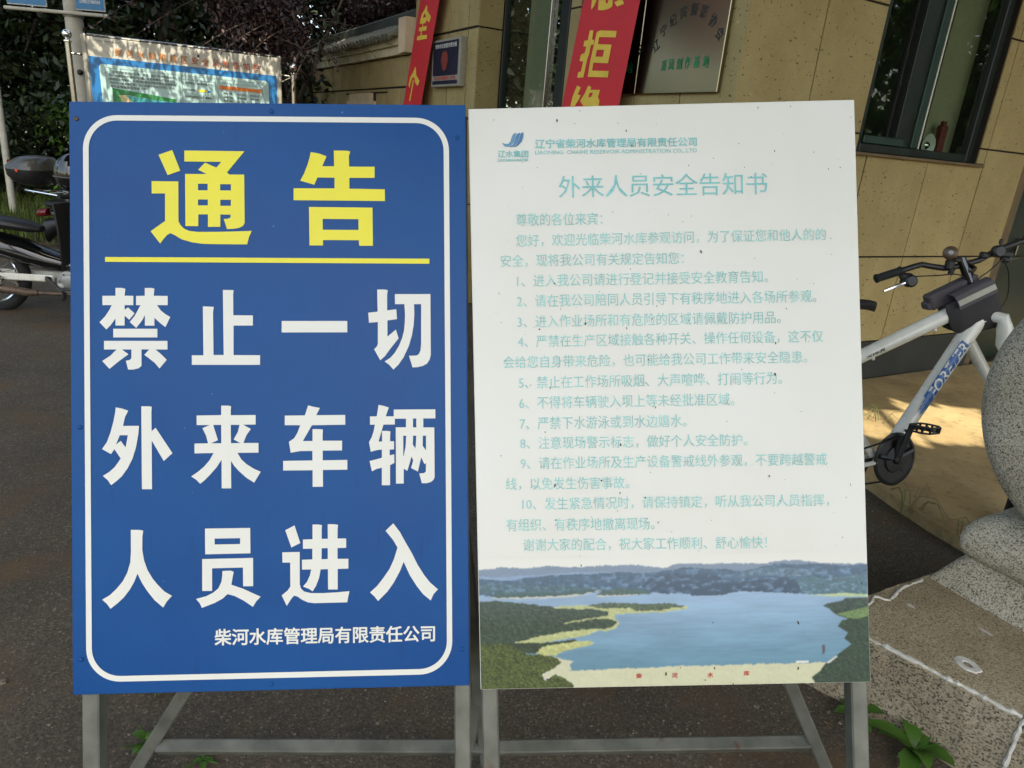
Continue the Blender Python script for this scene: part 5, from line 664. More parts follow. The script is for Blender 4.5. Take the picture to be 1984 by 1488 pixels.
def banner(label, corners, chars, fr0, name='hanging_banner'):
    P = [(a / 1000, b / 1000) for a, b in corners]      # TL TR BR BL
    # continue past the visible piece, up and down
    tl, tr, br, bl_ = (np.array(p) for p in P); L_ = tl - bl_; R__ = tr - br
    top = 0.8; bot = 1.6
    def q(u, v):  # u across 0..1, v along: 0 bottom edge of the visible piece, 1 its top
        return (bl_ + (tl - bl_) * v) * (1 - u) + (br + (tr - br) * v) * u
    t = thing(name, label, 'banner', fr0(*q(.5, -bot)))
    nu, nv = 10, 40; v_ = []; vs = np.linspace(-bot, 1 + top, nv)
    wav = lambda u, v: .012 * math.sin(u * 5 + v * 2.3) + .006 * math.sin(v * 7 + u * 3)
    for v in vs:
        for u in np.linspace(0, 1, nu): s_, z_ = q(u, v); v_.append(fr0(s_, z_) + NA * wav(u, v) * .0)
    f_ = [(j * nu + i, j * nu + i + 1, (j + 1) * nu + i + 1, (j + 1) * nu + i) for j in range(nv - 1) for i in range(nu - 1)]
    o = M().add(v_, f_).build('cloth', MAT['red_cloth'], t, smooth=True)
    fr1 = lambda s_, z_: fr0(s_, z_) + NA * .003
    m = M(); polys(m, chars, fr1); m.build('lettering', MAT['gold'], t)
    for v in (-bot, 1 + top): a, b = q(-.04, v), q(1.04, v); M().tube([fr0(*a), fr0(*b)], .012, 8).build('rod', MAT['pole_paint'], t)
    return t
banner('wide red cloth banner with yellow characters hanging over the steel plaques', DATA['bn2'], DATA['bc2'], frA(C1, .12))
banner('narrow red cloth banner with yellow characters beside the navy plate', DATA['bn1'], DATA['bc1'], frA(P1, .10))

# ------------------------------------------------------------------ courtyard wall with its tiled coping
cw = thing('courtyard_wall', 'long tan tiled courtyard wall with cream cornice and grey tiled coping', 'wall', P1 + A_ * 7)
S0, S1 = 1.53, 15.0
cwb = lambda a, b, z0, z1, th, mat, name, off: wallbox(P1, A_, NA, a, b, z0, z1, th, mat, name, cw, off)
cwb(S0, S1, 0, 2.32, .24, MAT['joint'], 'wall', -.012)
es = [S0, 1.72] + [1.72 + .44 * k for k in range(1, 27)]; es = [e for e in es if e < 13.2]
HW = (2.80, 3.96, 1.2, 1.955)
tiles(cw, P1 - NA * .012, A_, NA, es, [2.00, 2.32], MAT['tile_court'], gap=.018)
es2 = [S0, 1.93] + [1.93 + .44 * k for k in range(1, 26)]
tiles(cw, P1 - NA * .012, A_, NA, es2, [.50, 1.25, 2.00], MAT['tile_court'], HW, gap=.018)
cwb(1.68, S1, 2.322, 2.405, .36, MAT['cornice'], 'cornice', .055); cwb(1.76, S1, 2.409, 2.485, .42, MAT['cornice'], 'cornice', .085)
cwb(S0 + .01, 1.755, 2.325, 2.66, .40, MAT['cream_block'], 'end_block', .10)
# coping: sloped bed, round cover tiles, ridge
q = M(); e0 = P1 + NA * .15 + UP * 2.49; e1 = P1 - NA * .14 + UP * 2.66; e2 = P1 - NA * .43 + UP * 2.49
for a, b in ((1.76, S1),): q.add([e0 + A_ * a, e1 + A_ * a, e2 + A_ * a, e0 + A_ * b, e1 + A_ * b, e2 + A_ * b], [(0, 1, 4, 3), (1, 2, 5, 4), (0, 2, 1), (3, 4, 5), (0, 3, 5, 2)])
q.build('coping_bed', MAT['rooftile'], cw)
ct = None; k = 0; s_ = 1.86
dirn = (e1 - e0) / np.linalg.norm(e1 - e0); Ls = np.linalg.norm(e1 - e0)
while s_ < S1 - .1:
    if ct is None:
        q = M(); b0 = P1 + A_ * s_ + NA * .185 + UP * 2.478; q.tube([b0, b0 + dirn * (Ls + .02)], .042, 8); ct = q.build('coping_tile', MAT['rooftile'], cw, smooth=True); s00 = s_
    else:
        c = ct.copy(); COL.objects.link(c); c.location = Vector(A_ * (s_ - s00)) + Vector((0, 0, rng.normal(0, .002)))
    s_ += .135
M().box(P1 - NA * .14 + A_ * (S1 + 1.56) / 2 + UP * 2.70, (S1 - 1.56, .20, .13), A_, NA, UP, bev=.02).build('ridge', MAT['ridge'], cw)
# stepped white window surround with a dark opening
for a, b, z0, z1 in ((2.80, 3.96, 1.72, 1.86), (2.93, 3.83, 1.862, 1.955), (2.80, 3.0, 1.2, 1.718), (3.76, 3.96, 1.2, 1.718)):
    cwb(a, b, z0, z1, .05, MAT['cream_block'], 'window_surround', .03)
cwb(3.002, 3.758, 1.2, 1.718, .02, simple('blue_glazed_opening', srgb(50, 110, 130), .2), 'window_pane', -.02)
# ------------------------------------------------------------------ carved stone at the right
E_ = az(150); Nn_ = az(60); Q0 = np.array([1.50, 2.06, 0])
st = thing('stone_drum', 'big speckled granite drum stone standing on its moulded plinth beside the white sign', 'stone carving', Q0 + E_ * .25 + Nn_ * .1)
Sq = lambda s_, n_, z_: Q0 + E_ * s_ + Nn_ * n_ + UP * z_
def ring_block(rows, name, mat, nc=8, corner=.03):
    """rows of (inset_s, z): rounded rectangle cross-sections stacked; s from a to b, n from c to d"""
    v = []; f = []; cnt = None
    for (a, b, c, d, z, cr) in rows:
        P = []
        for cs, cn, a0 in ((b - cr, d - cr, 0), (a + cr, d - cr, 90), (a + cr, c + cr, 180), (b - cr, c + cr, 270)):
            for k in range(nc + 1): an = R(a0 + 90 * k / nc); P.append(Sq(cs + cr * math.cos(an), cn + cr * math.sin(an), z))
        cnt = len(P); v += P
    for i in range(len(rows) - 1):
        for k in range(cnt): f.append((i * cnt + k, i * cnt + (k + 1) % cnt, (i + 1) * cnt + (k + 1) % cnt, (i + 1) * cnt + k))
    f.append(tuple(range(cnt))); f.append(tuple((len(rows) - 1) * cnt + k for k in range(cnt)))
    return M().add(v, f).build(name, mat, st, smooth=True)
# plinth: two rough slabs with a mortar joint at the near corner
pl_poly = [(-.035, -.56), (-.04, -.2), (-.03, .75), (1.25, .75), (1.25, -.28), (.47, -.405), (.28, -.455), (.10, -.508)]
def slab(poly, z0, z1, name, mat, jit=.0):
    m = M(); n = len(poly); v = []; NR = 7
    # subdivide edges so the arris can be chipped
    pts = []
    for i in range(n):
        a, b = np.array(poly[i]), np.array(poly[(i + 1) % n]); L_ = np.linalg.norm(b - a); kk = max(1, int(L_ / .03))
        for j in range(kk): pts.append(a + (b - a) * j / kk)
    n = len(pts); cen = np.mean(pts, 0)
    lv = [(z0, 0), (z0 + (z1 - z0) * .5, 0), (z1 - .012, 0), (z1 - .003, .006), (z1, .014)]
    for z, ins in lv:
        for p in pts:
            d = cen - p; d = d / np.linalg.norm(d); ch = ins * rng.uniform(.7, 1.6) + (rng.normal(0, .0018))
            q = p + d * ch; v.append(Sq(q[0], q[1], z + (rng.normal(0, .0012) if ins else 0)))
    f = [(i * n + k, i * n + (k + 1) % n, (i + 1) * n + (k + 1) % n, (i + 1) * n + k) for i in range(len(lv) - 1) for k in range(n)]
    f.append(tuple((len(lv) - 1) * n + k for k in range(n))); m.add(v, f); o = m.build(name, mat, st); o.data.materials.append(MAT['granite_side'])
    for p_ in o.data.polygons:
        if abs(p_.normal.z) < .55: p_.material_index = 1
    return o
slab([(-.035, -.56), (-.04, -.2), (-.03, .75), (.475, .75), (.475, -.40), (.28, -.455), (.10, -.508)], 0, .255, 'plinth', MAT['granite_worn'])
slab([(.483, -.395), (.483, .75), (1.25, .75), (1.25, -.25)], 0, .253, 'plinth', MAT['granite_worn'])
def smear(path, wd, name='mortar_line', lift=.003, axis=None):
    m = M(); path = [np.array(p, float) for p in path]; pts = []
    for a, b in zip(path[:-1], path[1:]):
        kk = max(2, int(np.linalg.norm(b - a) / .012)); pts += [a + (b - a) * j / kk for j in range(kk)]
    pts.append(path[-1]); m.tube([p + rng.normal(0, .0014, 3) for p in pts], [wd * rng.uniform(.45, 1.25) for _ in pts], 6); return m.build(name, MAT['mortar'], st)
smear([Sq(-.03, -.551, .250), Sq(.10, -.503, .250), Sq(.28, -.450, .250), Sq(.474, -.396, .250)], .0075)
smear([Sq(.479, -.402, .25), Sq(.480, -.404, .15), Sq(.479, -.403, .0)], .006)
smear([Sq(.478, -.39, .254), Sq(.478, -.2, .256), Sq(.478, .0, .255)], .005)
smear([Sq(.483, -.392, .25), Sq(.70, -.352, .25), Sq(.9, -.315, .25)], .006)
smear([Sq(-.022, -.50, .2555), Sq(-.025, -.42, .2555), Sq(.0, -.36, .2555), (Sq(-.02, -.30, .2555)), Sq(.012, -.27, .2555), Sq(-.012, -.18, .2555), Sq(-.018, -.05, .2555)], .0045)
smear([Sq(.01, -.52, .2555), Sq(.035, -.44, .2555), Sq(.015, -.38, .2555)], .003)
def splat(c, r_, hole, seed):
    g = np.random.default_rng(seed); n = 26; o1 = [1 + g.normal(0, .05) for _ in range(n)]; v = []
    for rr, z in ((r_, .0), (r_ * .92, .003), (hole, .003), (hole * .8, .0)):
        for k in range(n): a = 2 * math.pi * k / n; v.append(Sq(c[0] + rr * o1[k] * math.cos(a), c[1] + rr * .8 * o1[(k + 3) % n] * math.sin(a), .2548 + z))
    f = [(i * n + k, i * n + (k + 1) % n, (i + 1) * n + (k + 1) % n, (i + 1) * n + k) for i in range(3) for k in range(n)]
    M().add(v, f).build('mortar_ring', MAT['mortar'], st)
splat((.298, -.337), .036, .016, 4)
for c, a, b, sd_ in (((.06, -.232), .014, .008, 1), ((.236, -.129), .022, .006, 2)):
    g = np.random.default_rng(sd_); n = 18
    M().add([Sq(c[0] + a * g.uniform(.7, 1.2) * math.cos(t_), c[1] + b * g.uniform(.7, 1.2) * math.sin(t_), .2568) for t_ in np.linspace(0, 6.283, n + 1)[:-1]], [tuple(range(n))]).build('mortar_patch', MAT['mortar'], st)
# moulded base (flare, hollow, roll) then the drum
prof = [(-.025, -.01, .245, .01), (-.018, -.002, .262, .012), (.0, .012, .30, .02), (.02, .035, .34, .03), (.034, .048, .362, .035), (.034, .048, .368, .035)]
ring_block([(a, 1.05 - a, b, .62 - b, z, c) for a, b, z, c in prof], 'base_flare', MAT['granite'])
prof = [(.040, .052, .366, .035), (.022, .030, .378, .035), (.012, .018, .40, .035), (.010, .012, .43, .035), (.014, .016, .462, .035), (.026, .03, .49, .04), (.05, .055, .515, .05), (.09, .09, .534, .06), (.14, .12, .548, .08)]
ring_block([(a, 1.05 - a, b, .62 - b, z, c) for a, b, z, c in prof], 'base_roll', MAT['granite'])
ring_block([(.12, .93, .12, .50, .54, .05), (.14, .91, .13, .49, .60, .05)], 'neck', MAT['granite'])
dm = M(); pr = [(.34, -.02), (.40, -.015), (.437, .005), (.457, .04), (.467, .09), (.472, .20), (.472, .30), (.467, .40), (.45, .45), (.41, .475), (.34, .48)]
dm.lathe(Sq(.385, .02, .965), [(r_, h) for r_, h in pr], Nn_, 72); dm.build('drum', MAT['granite'], st, smooth=True)
smear([Sq(-.035, .10, .90), Sq(-.038, .12, .885)], .004)

# ------------------------------------------------------------------ bicycle
bk = thing('bicycle', 'white mountain bicycle with blue FOREVER lettering leaning beside the guard house wall', 'bicycle', (1.66, 2.80, .055))
bb = np.array([1.632, 2.778, .395]); hb = np.array([1.985, 2.990, 1.0]); ht = np.array([1.935, 3.02, 1.11]); hd = az(68)
latv = np.array([hd[1], -hd[0], .20]); latv /= np.linalg.norm(latv)       # towards the camera side
stp = bb + (-hd) * .17 + UP * .46         # top of the seat tube
ttj = bb - hd * .135 + UP * .36
TTa = np.array([1.509, 2.918, .804]); TTb = np.array([1.905, 2.998, 1.02])
seat_top = TTa + (TTa - TTb) * .36 
ra = bb - hd * .52 + UP * -.015; ra[2] = .365
m = M()
def oval(m, a, b, r1, r2, n=14, asp=.85):
    a, b = np.array(a), np.array(b); d = (b - a) / np.linalg.norm(b - a); s_ = np.cross(d, latv); s_ /= np.linalg.norm(s_); l_ = np.cross(s_, d)
    v = [p + (s_ * math.cos(2 * math.pi * k / n) + l_ * asp * math.sin(2 * math.pi * k / n)) * r_ for p, r_ in ((a, r1), ((a + b) / 2, (r1 + r2) / 2), (b, r2)) for k in range(n)]
    m.add(v, [(i * n + k, i * n + (k + 1) % n, (i + 1) * n + (k + 1) % n, (i + 1) * n + k) for i in range(2) for k in range(n)] + [tuple(range(n)), tuple(2 * n + k for k in range(n))])
oval(m, bb, hb - UP * .02, .034, .041)          # down tube
stl = TTa + (TTa - TTb) * .22; stl = np.array([1.425, 2.900, .757])
oval(m, stl, TTb, .029, .034)                  # top tube
stk = stl - hd * .14 - UP * .03; oval(m, bb - hd * .07 + UP * .01, stk + (stk - bb) / np.linalg.norm(stk - bb) * .09, .018, .018); oval(m, stk, stl, .024, .025)
m.tube([hb - (ht - hb) * .25, ht + (ht - hb) * .1], .027, 14)
for s_ in (-1, 1):
    m.tube([bb + latv * .02 * s_, bb - hd * .12 + latv * .05 * s_ - UP * .01, ra + latv * .065 * s_], .010, 8); m.tube([stk + latv * .012 * s_, ra + latv * .065 * s_], .008, 8)
m.lathe(bb - latv * .036, [(.024, 0), (.024, .072)], latv, 16)
m.build('frame', MAT['white_paint'], bk, smooth=True)
# blue brushed decal and FOREVER on the down tube, facing the camera side
dv = (hb - bb) / np.linalg.norm(hb - bb); Ld = np.linalg.norm(hb - bb); nv = latv - dv * latv.dot(dv); nv /= np.linalg.norm(nv); sv = np.cross(nv, dv); sv = sv if sv[2] > 0 else -sv
def onTube(u, w_, lift=.0012):    # u along (m), w across (m) measured on the skin
    r_ = .034 + .007 * u / Ld; a = w_ / r_; return bb + dv * u + sv * math.sin(a) * (r_ + lift) + nv * math.cos(a) * (r_ * .85 + lift)
g = np.random.default_rng(5); m = M()
def strip(m, u0, u1, w0, w1, lift):
    kk = 5; v = [onTube(u, w0 + (w1 - w0) * j / kk, lift) for u in (u0, u1) for j in range(kk + 1)]; m.add(v, [(j, j + 1, kk + 2 + j, kk + 1 + j) for j in range(kk)])
L0, L1 = .27, .61
for k in range(46):
    w0 = g.uniform(-.026, .026); wd = g.uniform(.0012, .0035); e = 1 if k % 2 else 0
    u0 = g.uniform(L0 - .01, L0 + .10) if e else g.uniform(L0 - .06, L0 + .02); u1 = g.uniform(.36, .62) if e else g.uniform(L0 + .05, L0 + .09)
    if w0 > .012 or w0 < -.012 or not e: strip(m, u0, min(u1, Ld - .05), w0, w0 + wd, .0008 + k * .00001)
strip(m, L0 + .03, L1 - .02, -.024, .031, .0006)
m.build('decal', MAT['blue_decal'], bk)
v_, f_ = glyphs('FOREVER', .018); a = np.array(v_); a = (a - a.min(0)) / (a.max(0) - a.min(0)); m = M()
# italic serif look: sheared and slightly widened
P_ = [onTube(.325 + (x * .262 + (y - .5) * .010), (y - .5) * .048 + .005, .0022) for x, y in a]; m.add(P_, f_); m.build('lettering', MAT['white_print'], bk)
m = M(); dt = (TTb - stl) / np.linalg.norm(TTb - stl); nt_ = latv - dt * latv.dot(dt); nt_ /= np.linalg.norm(nt_); st_ = np.cross(nt_, dt); st_ = st_ if st_[2] > 0 else -st_
tl0 = TTa - dt * .01 + nt_ * .0292 - st_ * .006
line(m, 'X10-JE', 0, 0, .085, 0, .016, lambda x, y: tl0 + dt * x + st_ * y, bold=.03); m.build('frame_number', MAT['black_print'], bk)
for u in (.055, .135):
    M().lathe(onTube(u, .014, 0), [(.006, 0), (.006, .004), (.003, .007)], nv, 10).build('bolt', MAT['brown_metal'], bk, smooth=True)
for q in (TTa + dt * .02 - st_ * .028 + nt_ * .012, TTa + dt * .315 - st_ * .030 + nt_ * .014): M().lathe(q, [(.007, 0), (.007, .008), (.004, .011)], nt_, 10).build('cable_stop', MAT['white_paint'], bk, smooth=True)
M().tube([stl - st_ * .027, TTa + dt * .1 - st_ * .032, TTa + dt * .3 - st_ * .034], .004, 6).build('cable', MAT['cable'], bk)
# steering: fork turned left, wheel, bars
fh = az(38); fr_ = np.array([fh[1], -fh[0], 0])
crown = np.array([2.035, 2.985, 1.0])
hub = np.array([2.30, 2.84, .415])
m = M()
for s_ in (-1, 1):
    sh = crown + fr_ * .062 * s_ - UP * .035
    m.tube([crown + fr_ * .0 * s_ + UP * .004, crown + fr_ * .045 * s_ + UP * .002, sh, crown + fr_ * .072 * s_ - UP * .10, crown + (hub - crown) * .5 + fr_ * .070 * s_, hub + fr_ * .058 * s_], [.024, .028, .031, .029, .022, .014], 12)
m.build('fork', MAT['white_paint'], bk, smooth=True)
def cycle_wheel(c, ax, Rr, name='wheel', tyre=.026, spk=24):
    c = np.array(c, float); w0 = M().torus(c, Rr - tyre - .012, .012, ax, 48, 8, 1.1).build('rim', MAT['alloy'], bk, smooth=True)
    M().torus(c, Rr - tyre, tyre, ax, 56, 12).build('tyre', MAT['rubber'], bk, smooth=True)
    ax = np.array(ax); a = np.cross(ax, UP); a /= np.linalg.norm(a); b = np.cross(ax, a); m = M()
    for k in range(spk): t_ = 2 * math.pi * k / spk; d = a * math.cos(t_) + b * math.sin(t_); m.tube([c + ax * .022 * (1 if k % 2 else -1), c + d * (Rr - tyre * 2)], .0011, 4, caps=False)
    m.build('spokes', MAT['steel'], bk); M().lathe(c - ax * .05, [(.012, 0), (.024, .01), (.014, .03), (.014, .07), (.024, .09), (.012, .1)], ax, 14).build('hub', MAT['alloy'], bk, smooth=True)
cycle_wheel(hub, fr_, .357); cycle_wheel([ra[0], ra[1], .34], latv, .335)
st0 = ht + (ht - hb) / np.linalg.norm(ht - hb) * .02
barc = np.array([1.905, 3.062, 1.198])
M().tube([st0, st0 + (ht - hb) * .9, barc - UP * .01], [.019, .018, .016], 14).build('stem_post', MAT['black_gloss'], bk, smooth=True)
M().tube([st0 + UP * .055, barc], [.022, .021], 14).build('stem', MAT['black_gloss'], bk, smooth=True)
barp = [(1.527, 3.026, 1.114), (1.631, 3.040, 1.155), (1.685, 3.046, 1.177), (1.72, 3.053, 1.188), (1.77, 3.052, 1.183), (1.82, 3.051, 1.181), (1.863, 3.054, 1.190), (1.91, 3.061, 1.205), (1.965, 3.067, 1.225), (2.01, 3.076, 1.255), (2.06, 3.085, 1.283), (2.151, 3.099, 1.322), (2.25, 3.11, 1.362)]
M().tube(barp, .0125, 12).build('handlebar', MAT['black_plastic'], bk, smooth=True)
bp = [np.array(p) for p in barp]
def grip(a, b):
    d = (b - a); L_ = np.linalg.norm(d); d /= L_
    return M().lathe(a, [(.012, -.002), (.019, 0), (.020, .006), (.0175, .012), (.018, L_ * .5), (.0175, L_ - .01), (.021, L_ - .004), (.021, L_)], d, 18).build('grip', MAT['rubber'], bk, smooth=True)
grip(bp[0], bp[1]); grip(bp[12], bp[11] - (bp[11] - bp[12]) * .1)
def lever(c, tip, mount):
    c, tip, mount = map(np.array, (c, tip, mount))
    b = M().box(c, (.055, .03, .03), bev=.008).box(c - UP * .022 + np.array([.0, -.004, 0]), (.042, .032, .03), bev=.01); b.build('brake_body', MAT['black_plastic'], bk)
    M().tube([c + np.array([.01, -.01, -.02]), mount, tip], [.008, .007, .006], 8).build('brake_lever', MAT['chrome'], bk, smooth=True)
lever((1.655, 3.03, 1.135), (1.560, 2.998, 1.068), (1.615, 3.0, 1.098)); lever((2.075, 3.07, 1.262), (2.19, 3.03, 1.27), (2.12, 3.04, 1.26))
M().lathe((1.672, 3.02, 1.118), [(.02, -.018), (.027, -.01), (.027, .012), (.02, .018)], (0, -1, .2), 16).build('gear_shifter', MAT['black_plastic'], bk, smooth=True)
M().lathe((2.03, 3.06, 1.27), [(.02, -.018), (.027, -.01), (.027, .012), (.02, .018)], (0, -1, .2), 16).build('gear_shifter', MAT['black_plastic'], bk, smooth=True)
M().box((1.83, 3.04, 1.20), (.030, .034, .042), bev=.006).box((1.84, 3.03, 1.172), (.022, .02, .03), bev=.005).box((1.87, 3.05, 1.222), (.05, .03, .022), bev=.006).build('bell_clamp', MAT['black_plastic'], bk)
bd = np.array([-.40, -.88, .22]); bd /= np.linalg.norm(bd); be = M().lathe((1.828, 3.055, 1.246), [(.028, -.008), (.030, .004), (.029, .012), (.021, .017), (.012, .019)], bd, 24).build('bell', MAT['brown_metal'], bk, smooth=True)
M().lathe(np.array((1.828, 3.055, 1.246)) + bd * .018, [(.010, 0), (.010, .004), (.005, .006)], bd, 14).build('bell_button', MAT['alloy'], be, smooth=True)
M().box((1.975, 3.06, 1.25), (.03, .03, .026), bev=.006).box((2.03, 3.06, 1.312), (.016, .012, .024), bev=.004).build('light_clamp', MAT['black_plastic'], bk)
for pts in ([(1.69, 3.02, 1.14), (1.76, 2.99, 1.155), (1.86, 3.0, 1.165), (1.93, 3.03, 1.12), (1.95, 3.02, 1.06)], [(2.05, 3.05, 1.24), (2.1, 3.06, 1.19), (2.13, 3.06, 1.08), (2.09, 3.05, 1.0), (1.99, 3.02, .985)], [(2.06, 3.05, 1.25), (2.0, 3.03, 1.19), (1.95, 3.01, 1.15), (1.93, 3.0, 1.08)]):
    P = [np.array(p) for p in pts]; C_ = []
    for i in range(len(P) - 1):
        for t_ in np.linspace(0, 1, 6)[:-1]:
            p0, p1, p2, p3 = P[max(i - 1, 0)], P[i], P[i + 1], P[min(i + 2, len(P) - 1)]
            C_.append(.5 * ((2 * p1) + (-p0 + p2) * t_ + (2 * p0 - 5 * p1 + 4 * p2 - p3) * t_ ** 2 + (-p0 + 3 * p1 - 3 * p2 + p3) * t_ ** 3))
    M().tube(C_ + [P[-1]], .0028, 6).build('cable', MAT['cable'], bk, smooth=True)
# cranks, chainring, pedals
cl = bb + latv * .048
m = M().lathe(cl, [(.112, -.003), (.116, 0), (.116, .005), (.104, .009), (.098, .004), (.060, .004), (.056, .012), (.02, .016)], latv, 48)
for k in range(5):
    a_ = 2 * math.pi * k / 5 + .4; e1_ = hd * math.cos(a_) + UP * math.sin(a_); m.tube([cl + latv * .006, cl + latv * .006 + e1_ * .1], [.014, .010], 6)
m.build('chainring', MAT['black_plastic'], bk, smooth=True)
cend = cl + (np.array([1.672, 2.835, .556]) - bb); cend = bb + latv * .065 + UP * .155 + hd * .028
M().tube([bb + latv * .062, cend], [.015, .012], 10).lathe(bb + latv * .05, [(.02, 0), (.02, .02), (.012, .026)], latv, 14).build('crank', MAT['black_plastic'], bk, smooth=True)
M().tube([bb - latv * .062, bb - latv * .07 - UP * .158 - hd * .045], [.015, .012], 10).build('crank', MAT['black_plastic'], bk, smooth=True)
def pedal(c, sd):
    c = np.array(c); a = latv * sd; b = hd; m = M(); z = UP * .011
    X0 = c + a * .012; q = lambda i, j, k: X0 + a * i + b * j + UP * k
    for k in (-.012, .012):
        m.tube([q(0, -.03, k), q(.02, -.042, k), q(.07, -.042, k), q(.092, -.026, k), q(.092, .026, k), q(.07, .042, k), q(.02, .042, k), q(0, .03, k)], .0042, 6, closed=True)
    for i, j in ((0, -.03), (.02, -.042), (.07, -.042), (.092, -.026), (.092, .026), (.07, .042), (.02, .042), (0, .03), (.045, .042), (.045, -.042)): m.tube([q(i, j, -.013), q(i, j, .013)], .0045, 6)
    m.tube([q(-.015, 0, 0), q(.088, 0, 0)], .009, 8); m.tube([q(.03, -.042, 0), q(.03, .042, 0)], .004, 6); m.tube([q(.065, -.042, 0), q(.065, .042, 0)], .004, 6)
    m.build('pedal', MAT['black_plastic'], bk)
pedal(cend, 1); pedal(bb - latv * .07 - UP * .158 - hd * .045, -1)
rcg = np.array([ra[0], ra[1], .34]) + latv * .048
m = M().lathe(rcg - latv * .01, [(.03, 0), (.05, .002), (.05, .006), (.03, .012)], latv, 20); m.build('sprocket', MAT['steel'], bk, smooth=True)
M().tube([cl + UP * .104, rcg + UP * .05], .004, 5).tube([cl - UP * .104, rcg - UP * .06], .004, 5).build('chain', MAT['cable'], bk)
# saddle
sdl = np.array([1.405, 2.93, 1.0]); m = M()
rows = []
for u, wd, hz in ((-.13, .07, .01), (-.11, .085, .018), (-.05, .07, .02), (.02, .035, .014), (.09, .024, .010), (.125, .018, .004), (.137, .008, 0)):
    rows.append([sdl + hd * u + latv * wd * math.cos(t_) + UP * (hz + .022 * math.sin(t_)) for t_ in np.linspace(0, 2 * math.pi, 13)[:-1]])
n = 12; m.add([p for r_ in rows for p in r_], [(i * n + k, i * n + (k + 1) % n, (i + 1) * n + (k + 1) % n, (i + 1) * n + k) for i in range(len(rows) - 1) for k in range(n)] + [tuple(range(n)), tuple((len(rows) - 1) * n + k for k in range(n))])
m.build('saddle', MAT['rubber'], bk, smooth=True); M().tube([sdl - UP * .015, stk + UP * .06], .013, 10).build('seat_post', MAT['alloy'], bk, smooth=True)
M().tube([ra + latv * -.06 + UP * 0, ra + hd * .1 - latv * .13 + UP * -.30], .008, 8).build('kickstand', MAT['alloy'], bk)
# pannier bag straddling the top tube behind the head
bg_ = thing('frame_bag', 'dark twin pouch bag strapped over the bicycle top tube behind its handlebars', 'bag', (1.86, 2.98, .95))
def pouch(c, L_, H_, W_, side, mat, name):
    c = np.array(c); rows = []
    for u in np.linspace(-.5, .5, 9):
        k = (1 - (2 * abs(u)) ** 5) ** .4 if abs(u) < .5 else .15
        hh = H_ * (.78 + .22 * k) * (.8 + .35 * (u + .5)); rows.append([c + dt * u * L_ + nt_ * side * (W_ * .5 + W_ * .5 * k * math.cos(t_)) + st_ * (-hh * .5 + hh * .5 * (math.copysign(abs(math.sin(t_)) ** .6, math.sin(t_)))) for t_ in np.linspace(0, 2 * math.pi, 17)[:-1]])
    n = 16; m = M().add([p for r_ in rows for p in r_], [(i * n + k, i * n + (k + 1) % n, (i + 1) * n + (k + 1) % n, (i + 1) * n + k) for i in range(len(rows) - 1) for k in range(n)] + [tuple(range(n)), tuple((len(rows) - 1) * n + k for k in range(n))])
    return m.build(name, mat, bg_, smooth=True)
bc_ = TTb + dt * .025 + UP * .028
pouch(bc_ + st_ * .035, .235, .185, .05, 1, MAT['bag'], 'pouch'); pouch(bc_ + st_ * .03 - dt * .0, .235, .17, .05, -1, MAT['bag'], 'pouch')
def flap(c, side, mat, w0, w1, dx0, dx1, name, lift=.0, z0=0.0):
    v = [];
    for u in np.linspace(dx0, dx1, 8):
        for w_ in np.linspace(w0, w1, 7):
            a_ = min(1.45, max(0, w_) * 15); v.append(c + dt * u + nt_ * side * (.010 + math.sin(a_) * .05 + lift * math.sin(a_)) + st_ * (.052 + z0 - .0 + .014 * math.cos(a_) + lift * math.cos(a_) - max(0, w_ - .05) * .9))
    f = [(i * 7 + j, i * 7 + j + 1, (i + 1) * 7 + j + 1, (i + 1) * 7 + j) for i in range(7) for j in range(6)]
    return M().add(v, f).build(name, mat, bg_, smooth=True)
flap(bc_, 1, MAT['bag2'], .0, .105, -.085, .095, 'flap', .002); flap(bc_, 1, MAT['reflect'], .070, .090, -.083, .092, 'reflective_strip', .0045)
M().box(bc_ - dt * .035 - nt_ * .035 + st_ * .052, (.235, .055, .070), dt, nt_, st_, bev=.008).box(bc_ - dt * .15 - nt_ * .04 + st_ * .04, (.03, .05, .035), dt, nt_, st_, bev=.006).build('flap', MAT['bag2'], bg_)
M().tube([bc_ + dt * .07 - nt_ * .05, bc_ + dt * .07 + st_ * .045, bc_ + dt * .07 + nt_ * .05], .007, 6).build('strap', MAT['bag'], bg_)

